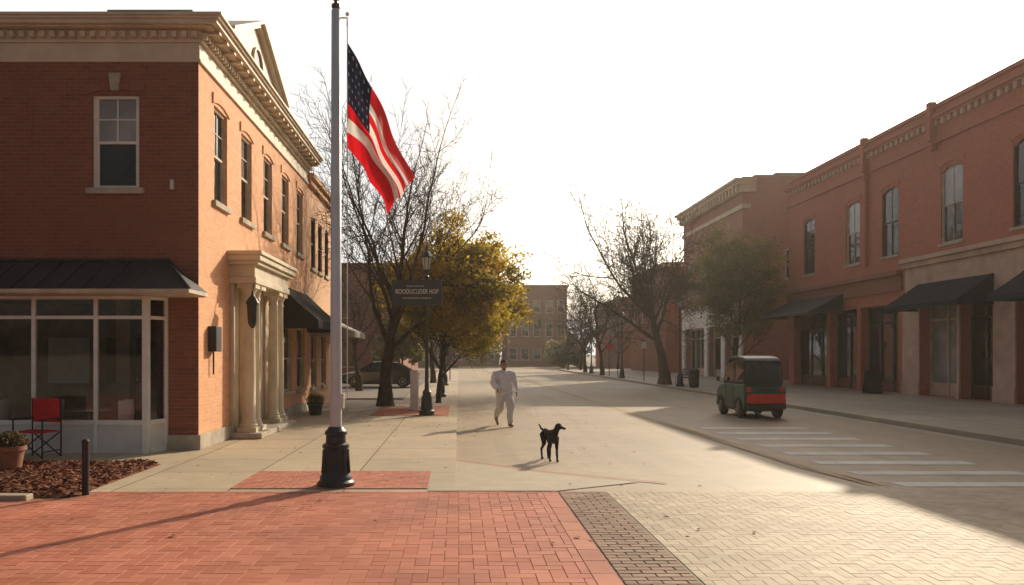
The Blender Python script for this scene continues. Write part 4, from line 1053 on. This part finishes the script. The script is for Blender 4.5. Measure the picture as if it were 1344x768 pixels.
def bez(P, t):
    a, b_, c_, d_ = P; s = 1-t
    return tuple(a[i]*s**3+3*b_[i]*s*s*t+3*c_[i]*s*t*t+d_[i]*t**3 for i in range(2))
for j in range(NV+1):
    v = j/NV
    for i in range(NU+1):
        u = i/NU
        T = bez([(0, 6.06), (0.22, 5.74), (0.54, 5.08), (0.89, 4.26)], u)
        B = bez([(0, 4.62), (0.18, 4.46), (0.38, 4.10), (0.60, 3.70)], u)
        # the upper stripes gather into a fold, leaving the lower ones broad
        vv = v+0.13*min(1, u*1.5)*math.sin(2*math.pi*v)
        v2 = vv+0.05*min(1, u*1.4)*math.sin(v*2*math.pi*2+0.5)
        x = T[0]*(1-v2)+B[0]*v2; z = T[1]*(1-v2)+B[1]*v2
        A = 0.01+0.13*min(1, u*1.3)
        f = A*math.cos(v*2*math.pi*1.5+0.8)+0.05*u*math.sin(u*9+v*4)+0.015*math.sin(u*22-v*9)
        x += 0.035*u*math.sin(u*14+v*3)
        vs.append((x, f, z))
for j in range(NV):
    for i in range(NU):
        a = j*(NU+1)+i; fs.append((a, a+1, a+NU+2, a+NU+1))
me.from_pydata(vs, [], fs); uvl = me.uv_layers.new(name='UVMap')
for p in me.polygons:
    p.use_smooth = True
    for li in p.loop_indices:
        vi = me.loops[li].vertex_index; uvl.data[li].uv = ((vi % (NU+1))/NU, min(0.9999, (vi//(NU+1))/NV))
me.materials.append(fm)
o = obj('flag', me, None, (PXX+0.155, PYY, 0)); setp(o, 'american flag hanging limp from the flagpole', 'flag')

# =================================================================== LAMP POSTS
def lamp_post(loc, label):
    root = empty('street_lamp', loc, label, 'street lamp', 'black street lamps along the street')
    g = MB(); g.lathe([(0.23, 0), (0.23, 0.12), (0.18, 0.16), (0.16, 0.5), (0.12, 0.62), (0.13, 0.68), (0.07, 0.76), (0.055, 1.2), (0.045, 4.0), (0.07, 4.03), (0.07, 4.08), (0.04, 4.12), (0.05, 4.25)], n=16)
    part(g, 'post', [M['blackmetal']], root, smooth=True, world=False)
    g = MB(); g.lathe([(0.10, 4.26), (0.17, 4.62), (0.17, 4.63)], n=8); part(g, 'lamp_glass', [M['lampglass']], root, world=False)
    g = MB(); g.lathe([(0.05, 4.25), (0.12, 4.26), (0.12, 4.28), (0.05, 4.285)], n=8); g.lathe([(0.21, 4.63), (0.21, 4.66), (0.14, 4.76), (0.05, 4.85), (0.03, 4.92), (0.035, 4.98), (0.005, 5.05)], n=8)
    for k in range(8):
        a = 2*math.pi*(k+0.5)/8; g.path([(0.105*math.cos(a), 0.105*math.sin(a), 4.26), (0.175*math.cos(a), 0.175*math.sin(a), 4.63)], [0.012, 0.012], 4)
    part(g, 'lantern', [M['blackmetal']], root, world=False)
    return root
lp = lamp_post((-0.94, 23.5, 0.01), 'black cast street lamp carrying a slate sign')
for (x, y) in [(11.95, 43.0), (12.0, 58.5), (12.0, 72), (-0.75, 33.5), (-0.8, 46)]:
    copy_thing(lp, (x, y, 0.06 if x > 0 else 0.0), label='black cast street lamp on the sidewalk')

sg = empty('hanging_sign', (-1.22, 23.36, 3.6), 'dark slate sign with pale lettering fixed to the lamp post', 'sign')
g = MB(); g.box(-0.73, 0.73, -0.03, 0.03, -0.37, 0.37); part(g, 'panel', [M['signface']], sg, bevel=0.01, world=False)
for a in (-0.3, 0.28):
    g = MB(); g.box(0.0, 0.4, 0.031, 0.1, a-0.02, a+0.02); part(g, 'bracket', [M['blackmetal']], sg, world=False)
obj('lettering', TXT[0], sg, (-0.05, -0.036, 0.2), (FX, 0, 0))
o = obj('lettering', TXT[1], sg, (0, -0.036, 0.03), (FX, 0, 0)); o.scale = (0.8, 1.15, 1)
obj('lettering', TXT[2], sg, (0, -0.036, -0.15), (FX, 0, 0))

# =================================================================== STREET OBJECTS
root = empty('bollard', (-4.78, 10.2, 0), 'slim black bollard at the edge of the mulch bed', 'bollard')
g = MB(); g.lathe([(0.045, 0), (0.045, 0.66), (0.05, 0.67), (0.05, 0.69), (0.03, 0.71)], n=14); part(g, 'post', [M['darkframe']], root, smooth=True, world=False)
def planter(loc, r, h, mt, label, plant, nl=500, ph=0.3, seed=1):
    rr = random.Random(seed)
    root = empty('flower_pot', loc, label, 'plant pot')
    g = MB(); g.lathe([(r*0.68, 0), (r*0.88, h*0.8), (r, h*0.82), (r, h), (r*0.86, h), (r*0.84, h*0.9)], n=24); part(g, 'pot', [mt], root, smooth=True, world=False)
    g = MB()
    for k in range(nl):
        q = rvec(rr)*rr.random()**0.5; p = Vector((q.x*r*1.15, q.y*r*1.15, h+0.02+abs(q.z)*ph)); a = rvec(rr); b_ = a.orthogonal().normalized(); c_ = a.cross(b_); l = rr.uniform(0.015, 0.04)
        g.face([p-b_*l, p+c_*l*0.5, p+b_*l, p-c_*l*0.5], 0, 1.0 if rr.random() < 0.15 else rr.random()*0.4)
    for k in range(20):
        a = rr.uniform(0, 6.28); g.path([(0, 0, h*0.9), (math.cos(a)*r*0.6, math.sin(a)*r*0.6, h+ph*0.7)], [0.005, 0.003], 3, c=0.1)
    part(g, 'plant', [M[plant]], root, col=True, world=False)
planter((-6.72, 11.9, 0.07), 0.24, 0.36, M['terracotta'], 'terracotta flower pot standing on the mulch bed', 'flowers', 900, 0.2)
planter((-4.25, 23.6, 0), 0.25, 0.38, M['blackmetal'], 'black planter with green plant beside the brick wall', 'leafgreen', 800, 0.28, 3)
root = empty('folding_chair', (-7.35, 13.9, 0), 'black folding chair with red canvas back and seat', 'chair', rot=(0, 0, math.radians(-12)))
g = MB()
for x in (-0.29, 0.29):
    g.path([(x, 0.22, 0), (x, 0.22, 1.02)], [0.014]*2, 6); g.path([(x, -0.24, 0), (x, -0.24, 0.66)], [0.014]*2, 6)
    g.box(x-0.03, x+0.03, -0.28, 0.22, 0.66, 0.69); g.path([(x, -0.24, 0.12), (x, 0.22, 0.12)], [0.011]*2, 6)
for y in (-0.24, 0.2):
    g.path([(-0.29, y, 0.02), (0.29, y, 0.44)], [0.012]*2, 6); g.path([(0.29, y, 0.02), (-0.29, y, 0.44)], [0.012]*2, 6)
part(g, 'chair_frame', [M['darkframe']], root, world=False)
g = MB(); g.box(-0.27, 0.27, 0.2, 0.235, 0.60, 1.02); part(g, 'backrest', [M['redcloth']], root, world=False, bevel=0.012)
g = MB(); g.box(-0.275, 0.275, -0.24, 0.2, 0.44, 0.47); part(g, 'seat', [M['redcloth']], root, world=False, bevel=0.01)
def cafe_table(loc):
    root = empty('cafe_table', loc, 'round white cafe table behind the shop glass', 'table', 'cafe tables')
    g = MB(); g.lathe([(0.36, 0.72), (0.38, 0.73), (0.38, 0.75), (0.36, 0.76)], n=28); part(g, 'table_top', [M['white']], root, world=False)
    g = MB(); g.lathe([(0.22, 0), (0.2, 0.02), (0.03, 0.05), (0.03, 0.72)], n=16); part(g, 'table_base', [M['white']], root, world=False)
    return root
def cafe_chair(loc, rz_):
    root = empty('cafe_chair', loc, 'white shell cafe chair behind the shop glass', 'chair', 'cafe chairs', (0, 0, rz_))
    g = MB(); n = 10
    for i in range(n):
        a = math.pi*i/n; b_ = math.pi*(i+1)/n
        for z0, z1, r0, r1 in ((0.45, 0.65, 0.2, 0.24), (0.65, 0.92, 0.24, 0.22)):
            g.face([(r0*math.cos(a), r0*math.sin(a), z0), (r0*math.cos(b_), r0*math.sin(b_), z0), (r1*math.cos(b_), r1*math.sin(b_), z1), (r1*math.cos(a), r1*math.sin(a), z1)])
    g.lathe([(0.2, 0.43), (0.22, 0.45), (0.2, 0.47)], n=16); part(g, 'seat', [M['white']], root, world=False, smooth=True)
    for x, y in ((-1, -1), (1, -1), (1, 1), (-1, 1)):
        g = MB(); g.path([(x*0.1, y*0.1, 0.44), (x*0.2, y*0.2, 0)], [0.012]*2, 6); part(g, 'leg', [M['wood']], root, world=False)
    return root
t1 = cafe_table((-6.95, 14.98, 0.02)); copy_thing(t1, (-9.3, 15.0, 0.02))
c1 = cafe_chair((-7.5, 14.98, 0.02), 1.7)
for x, y, r_ in ((-6.35, 14.98, -1.4), (-8.7, 15.0, -1.5), (-9.9, 15.0, 1.6)): copy_thing(c1, (x, y, 0.02), r_)
root = empty('utility_pedestal', (-1.4, 25.2, 0), 'white utility post beside the street lamp', 'utility post')
g = MB(); g.box(-0.13, 0.13, -0.09, 0.09, 0, 1.2); g.prism([(-0.15, 1.2), (0.15, 1.2), (0.09, 1.3), (-0.09, 1.3)], 'y', -0.11, 0.11); part(g, 'cabinet', [M['pale']], root, bevel=0.015, world=False)
g = MB(); g.box(-0.2, 0.2, -0.16, 0.16, 0, 0.05); part(g, 'foot', [M['stone']], root, world=False)
root = empty('sandwich_board', (18.3, 35.2, 0.06), 'black folding sandwich board outside the shops', 'sign')
for s_ in (1, -1):
    g = MB(); v = [(-0.32, s_*0.25, 0), (0.32, s_*0.25, 0), (0.32, s_*0.03, 1.05), (-0.32, s_*0.03, 1.05)]
    v2 = [(a, b_+0.03*s_, c_) for a, b_, c_ in v]; g.idx(v+v2, [(0, 3, 2, 1), (4, 5, 6, 7), (0, 1, 5, 4), (1, 2, 6, 5), (2, 3, 7, 6), (3, 0, 4, 7)])
    part(g, 'board', [M['darkframe']], root, world=False)
root = empty('bench', (12.6, 45.0, 0.06), 'black metal bench near the kerb', 'bench', rot=(0, 0, FNX))
g = MB()
for k in range(4): g.box(-0.75, 0.75, -0.2+k*0.11, -0.11+k*0.11, 0.43, 0.46)
part(g, 'seat', [M['darkframe']], root, world=False)
g = MB()
for k in range(3): g.box(-0.75, 0.75, 0.22+k*0.02, 0.25+k*0.02, 0.55+k*0.13, 0.64+k*0.13)
part(g, 'backrest', [M['darkframe']], root, world=False)
for x in (-0.65, 0.65):
    g = MB(); g.path([(x, -0.2, 0), (x, -0.18, 0.43), (x, 0.22, 0.43), (x, 0.28, 0.92)], [0.025]*4, 6); g.path([(x, 0.25, 0), (x, 0.2, 0.45)], [0.025]*2, 6); part(g, 'leg', [M['darkframe']], root, world=False)
root = empty('litter_bin', (12.3, 41.6, 0.06), 'black round litter bin near the kerb', 'litter bin')
g = MB(); g.lathe([(0.2, 0), (0.25, 0.1), (0.27, 0.8), (0.29, 0.82), (0.29, 0.86)], n=18); part(g, 'bin', [M['darkframe']], root, world=False)
g = MB(); g.lathe([(0.28, 0.865), (0.2, 0.98), (0.1, 1.02), (0.02, 1.03)], n=18); part(g, 'lid', [M['darkframe']], root, world=False)
def signal(loc, label):
    root = empty('traffic_signal', loc, label, 'traffic light', 'traffic signals at the far crossing')
    g = MB(); g.lathe([(0.14, 0), (0.09, 0.2), (0.06, 5.6)], n=12); g.path([(0, 0, 5.4), (-3.2, 0, 5.7)], [0.05, 0.035], 8); part(g, 'post', [M['darkframe']], root, world=False)
    for bx, lx_, lz_, ly_ in (((-3.3, -3.0, -0.12, 0.12, 4.7, 5.6), -3.15, 4.83, -0.125), ((-0.16, 0.16, -0.3, -0.08, 3.0, 3.9), 0, 3.13, -0.305)):
        g = MB(); g.box(*bx); s = part(g, 'signal_head', [M['darkframe']], root, world=False)
        g = MB(); g.prism([(lx_+0.1*math.cos(k*math.pi/6), lz_+0.1*math.sin(k*math.pi/6)) for k in range(12)], 'y', ly_-0.01, ly_)
        part(g, 'lens', [M['green']], s, world=False)
    return root
t = signal((12.1, 88, 0), 'black traffic signal with mast arm at the crossing'); copy_thing(t, (-1.2, 90, 0), math.pi)
def signpost(loc, h, label, mt='poleMetal', w_=0.45, hh=0.6):
    root = empty('street_sign', loc, label, 'street sign')
    g = MB(); g.path([(0, 0, 0), (0, 0, h)], [0.035, 0.03], 8); part(g, 'post', [M['darkframe']], root, world=False)
    g = MB(); g.box(-w_/2, w_/2, -0.045, -0.032, h-hh-0.05, h-0.05); part(g, 'sign_panel', [M[mt]], root, world=False)
signpost((12.0, 60, 0.06), 6.2, 'tall thin pole with small pale sign', 'roofgrey', 0.3, 0.5)
signpost((12.1, 52, 0.06), 2.6, 'small street sign on a dark post', 'white', 0.3, 0.45)
signpost((12.1, 64, 0.06), 2.6, 'small red street sign on a dark post', 'red', 0.4, 0.4)
signpost((-0.6, 55, 0.0), 2.8, 'small street sign on a dark post beside a leafy tree', 'white', 0.3, 0.45)

# =================================================================== VEHICLES
def wheel(root, x, y, r, w_, side, name='wheel'):
    e = obj(name, None, root, (x, y, r))
    g = MB()
    prof = [(r*0.62, -w_/2), (r*0.93, -w_/2), (r, -w_*0.3), (r, w_*0.3), (r*0.93, w_/2), (r*0.62, w_/2)]
    g.lathe(prof, n=28); g.v = [(c_, a, b_) for a, b_, c_ in g.v]
    part(g, 'tyre', [M['tyre']], e, smooth=True, world=False)
    g = MB(); g.lathe([(r*0.2, 0), (r*0.61, 0.0), (r*0.63, 0.02), (r*0.6, 0.025), (r*0.5, 0.0), (r*0.15, -0.01), (r*0.12, 0.02), (0.01, 0.02)], n=20)
    s = side; g.v = [((c_+w_/2-0.01)*s, a, b_) for a, b_, c_ in g.v]
    for k in range(5):
        a = k*2*math.pi/5; g.path([((w_/2+0.005)*s, 0, 0), ((w_/2+0.005)*s, r*0.55*math.cos(a), r*0.55*math.sin(a))], [0.03, 0.02], 4)
    part(g, 'rim', [M['rim']], e, world=False)

ux, uy = 8.80, 22.85
root = empty('utility_cart', (ux, uy, RZ), 'small dark green electric cart with dark cab and red rear box', 'electric cart')
W2 = 0.60
def arcpts(yc, r): return [(yc-r*math.cos(a*math.pi/8), 0.27+r*math.sin(a*math.pi/8)) for a in range(0, 9)]
def hull(g, secs):
    n = len(secs[0]); vs_ = [p for s_ in secs for p in s_]; fs_ = []
    for i in range(len(secs)-1):
        for k in range(n): k2 = (k+1) % n; fs_.append((i*n+k, i*n+k2, (i+1)*n+k2, (i+1)*n+k))
    fs_ += [tuple(range(n)), tuple(range(len(secs)*n-1, (len(secs)-1)*n-1, -1))]; g.idx(vs_, fs_)
prof = [(0.02, 0.32), (0.12, 0.27)]+arcpts(0.48, 0.33)+arcpts(2.0, 0.33)+[(2.38, 0.27), (2.47, 0.36), (2.5, 0.5), (2.47, 0.66), (2.36, 0.82), (2.15, 0.92), (1.9, 0.97), (0.10, 0.98), (0.03, 0.92), (0.0, 0.75), (0.0, 0.45)]
g = MB(); g.prism(prof, 'x', -W2, W2)
part(g, 'body', [M['green']], root, world=False, bevel=0.05)
for x in (-W2, W2):
    for yc in (0.48, 2.0):
        g = MB(); g.path([(x, a, b_) for a, b_ in arcpts(yc, 0.335)], [0.022]*9, 6); part(g, 'wheel_arch', [M['darkframe']], root, world=False)
g = MB(); g.box(-W2+0.04, W2-0.04, 0.25, 2.35, 0.2, 0.26); part(g, 'chassis', [M['darkframe']], root, world=False)
for ya_, yb_ in ((-0.08, -0.003), (2.503, 2.58)):
    g = MB(); g.box(-W2+0.02, W2-0.02, ya_, yb_, 0.28, 0.42); part(g, 'bumper', [M['darkframe']], root, world=False, bevel=0.03)
cab = [(0.05, 0.975), (0.07, 1.30), (0.13, 1.56), (0.22, 1.68), (0.36, 1.745), (0.6, 1.775), (1.2, 1.77), (1.5, 1.72), (1.66, 1.61), (1.98, 1.1), (2.06, 0.965)]
g = MB()
def cabsec(f, x): return [(x, 1.0+(y_-1.0)*f, 0.97+(z_-0.97)*(1-(1-f)*0.7)) for y_, z_ in cab]
hull(g, [cabsec(0.86, -W2+0.14), cabsec(0.95, -W2+0.08), cabsec(1.0, -W2+0.06), cabsec(1.0, W2-0.06), cabsec(0.95, W2-0.08), cabsec(0.86, W2-0.14)])
part(g, 'cab', [M['darkframe']], root, world=False, bevel=0.03)
g = MB(); g.prism([(0.16, 1.66), (0.28, 1.74), (0.5, 1.79), (0.9, 1.815), (1.3, 1.80), (1.58, 1.75), (1.70, 1.65), (1.64, 1.645), (1.5, 1.71), (0.5, 1.74), (0.3, 1.70), (0.2, 1.64)], 'x', -W2+0.09, W2-0.09)
part(g, 'roof', [M['darkframe']], root, world=False, bevel=0.04)
def gface(pts, name='window'):
    g = MB(); g.face(pts); o_ = part(g, name, [M['cartglass']], root, world=False); s_ = o_.modifiers.new('s', 'SOLIDIFY'); s_.thickness = 0.012; s_.offset = 0; return o_
gface([(-W2+.13, 0.046, 1.05), (W2-.13, 0.046, 1.05), (W2-.13, 0.062, 1.30), (-W2+.13, 0.062, 1.30)])
gface([(-W2+.13, 0.062, 1.30), (W2-.13, 0.062, 1.30), (W2-.18, 0.115, 1.54), (-W2+.18, 0.115, 1.54)])
gface([(-W2+.12, 2.00, 1.09), (W2-.12, 2.00, 1.09), (W2-.14, 1.71, 1.57), (-W2+.14, 1.71, 1.57)], 'windscreen')
for sx in (-1, 1):
    x = sx*(W2-0.048)
    gface([(x, 0.17, 1.05), (x, 0.86, 1.05), (x*0.98, 0.86, 1.60), (x*0.98, 0.28, 1.60), (x, 0.17, 1.4)])
    gface([(x, 0.95, 1.05), (x, 1.83, 1.05), (x*0.98, 1.58, 1.52), (x*0.98, 1.48, 1.60), (x*0.98, 0.95, 1.60)])
    g = MB(); xo = sx*(W2+0.006); g.path([(xo, 0.92, 0.36), (xo, 0.92, 0.95), (xo, 1.6, 0.95), (xo, 1.6, 0.36), (xo, 0.92, 0.36)], [0.008]*5, 4); g.box(min(xo, xo+sx*0.02), max(xo, xo+sx*0.02), 0.98, 1.1, 0.8, 0.83); part(g, 'door', [M['darkframe']], root, world=False)
g = MB(); g.box(-W2+0.06, W2-0.06, -0.16, -0.002, 0.44, 0.72); part(g, 'rear_box', [M['red']], root, world=False, bevel=0.04)
g = MB(); g.box(-0.25, 0.25, -0.02, -0.002, 0.78, 0.88); part(g, 'number_plate', [M['darkframe']], root, world=False)
for x in (-W2+0.12, W2-0.12):
    g = MB(); g.box(x-0.07, x+0.07, -0.035, -0.003, 0.78, 0.91); part(g, 'tail_light', [M['red']], root, world=False, bevel=0.012)
g = MB(); g.ell((-W2-0.12, 1.95, 1.1), (0.05, 0.03, 0.08), 10); g.path([(-W2, 1.95, 0.98), (-W2-0.12, 1.95, 1.05)], [0.012]*2, 5); part(g, 'mirror', [M['darkframe']], root, world=False)
for x, s_ in ((-W2+0.07, -1), (W2-0.07, 1)):
    for y in (0.48, 2.0): wheel(root, x, y, 0.27, 0.17, s_)

def sedan(loc, rotz, label, paint='carblack'):
    root = empty('parked_car', loc, label, 'car', rot=(0, 0, rotz))
    st_ = [(0.0, 0.45, 0.62, 0.70), (0.08, 0.28, 0.80, 0.80), (0.35, 0.20, 0.93, 0.86), (1.0, 0.18, 0.98, 0.88), (2.0, 0.18, 0.95, 0.89), (3.1, 0.18, 0.92, 0.88), (3.8, 0.2, 0.84, 0.86), (4.25, 0.26, 0.72, 0.78), (4.4, 0.40, 0.58, 0.66)]
    g = MB(); sec = []
    for y, zl, zh, hw in st_:
        mid = zl+(zh-zl)*0.55
        sec.append([(-hw*0.9, y, zl), (-hw, y, zl+0.08), (-hw*1.01, y, mid), (-hw*0.96, y, zh-0.06), (-hw*0.82, y, zh), (0, y, zh+0.02), (hw*0.82, y, zh), (hw*0.96, y, zh-0.06), (hw*1.01, y, mid), (hw, y, zl+0.08), (hw*0.9, y, zl)])
    hull(g, sec); part(g, 'body', [M[paint]], root, smooth=True, world=False)
    g = MB()
    cs = [(0.45, 0.93, 0.93, 0.8), (1.15, 0.93, 1.38, 0.66), (2.0, 0.93, 1.45, 0.64), (2.5, 0.93, 1.42, 0.64), (3.35, 0.90, 0.90, 0.78)]
    sec = []
    for y, zl, zh, hw in cs: sec.append([(-0.84, y, zl), (-hw, y, zh-0.05 if zh > 1 else zh), (-hw*0.8, y, zh), (0, y, zh+0.02), (hw*0.8, y, zh), (hw, y, zh-0.05 if zh > 1 else zh), (0.84, y, zl)])
    n = 7; vs_ = [p for s_ in sec for p in s_]; fs_ = []
    for i in range(len(sec)-1):
        for k in range(n-1): fs_.append((i*n+k, i*n+k+1, (i+1)*n+k+1, (i+1)*n+k))
    g.idx(vs_, fs_); part(g, 'windows', [M['glass']], root, world=False)
    g = MB()
    for i in range(1, 3):
        a, b_ = sec[i], sec[i+1]; g.face([Vector(a[k])+Vector((0, 0, 0.012)) for k in (1, 2, 3, 4, 5)]+[Vector(b_[k])+Vector((0, 0, 0.012)) for k in (5, 4, 3, 2, 1)])
    for sx in (0, 6):
        q = 1 if sx == 0 else 5; o_ = -0.01 if sx == 0 else 0.01
        for i, j in ((0, 1), (3, 4)):
            a = Vector(sec[i][q]); b_ = Vector(sec[j][q]); g.path([a+Vector((o_, 0, 0.01)), b_+Vector((o_, 0, 0.01))], [0.03, 0.03], 5)
        a = Vector(sec[2][q]); b_ = Vector(sec[2][sx]); g.path([a+Vector((o_, 0, 0)), b_+Vector((o_, 0, 0))], [0.03, 0.035], 5)
    part(g, 'roof', [M[paint]], root, world=False)
    for x in (-0.6, 0.6):
        g = MB(); g.box(x-0.17, x+0.17, 4.28, 4.40, 0.55, 0.68); part(g, 'headlight', [M['lampglass']], root, world=False)
        g = MB(); g.box(x-0.17, x+0.17, -0.01, 0.08, 0.62, 0.74); part(g, 'tail_light', [M['red']], root, world=False)
    for x, s_ in ((-0.80, -1), (0.80, 1)):
        for y in (0.85, 3.5): wheel(root, x, y, 0.33, 0.22, s_)
    return root
sedan((-2.2, 44.5, -0.03), math.radians(90), 'black sedan parked across the lot beside the sidewalk')
g = MB(); g.box(-16, -2.2, 31.5, 31.65, -0.1, 0.06); structure(g, 'kerb', [M['kerb']])

# =================================================================== HAZE (thin morning haze in the street)
hm = bpy.data.materials.new('morning_haze'); hm.use_nodes = True; hn = hm.node_tree; hn.nodes.remove(hn.nodes['Principled BSDF'])
vs_ = hn.nodes.new('ShaderNodeVolumeScatter'); vs_.inputs['Color'].default_value = (1.0, 0.92, 0.81, 1); vs_.inputs['Density'].default_value = 0.00065; vs_.inputs['Anisotropy'].default_value = 0.5
hn.links.new(vs_.outputs[0], hn.nodes['Material Output'].inputs['Volume'])
g = MB(); g.box(-120, 150, -10, 260, -0.5, 30); structure(g, 'haze', [hm])
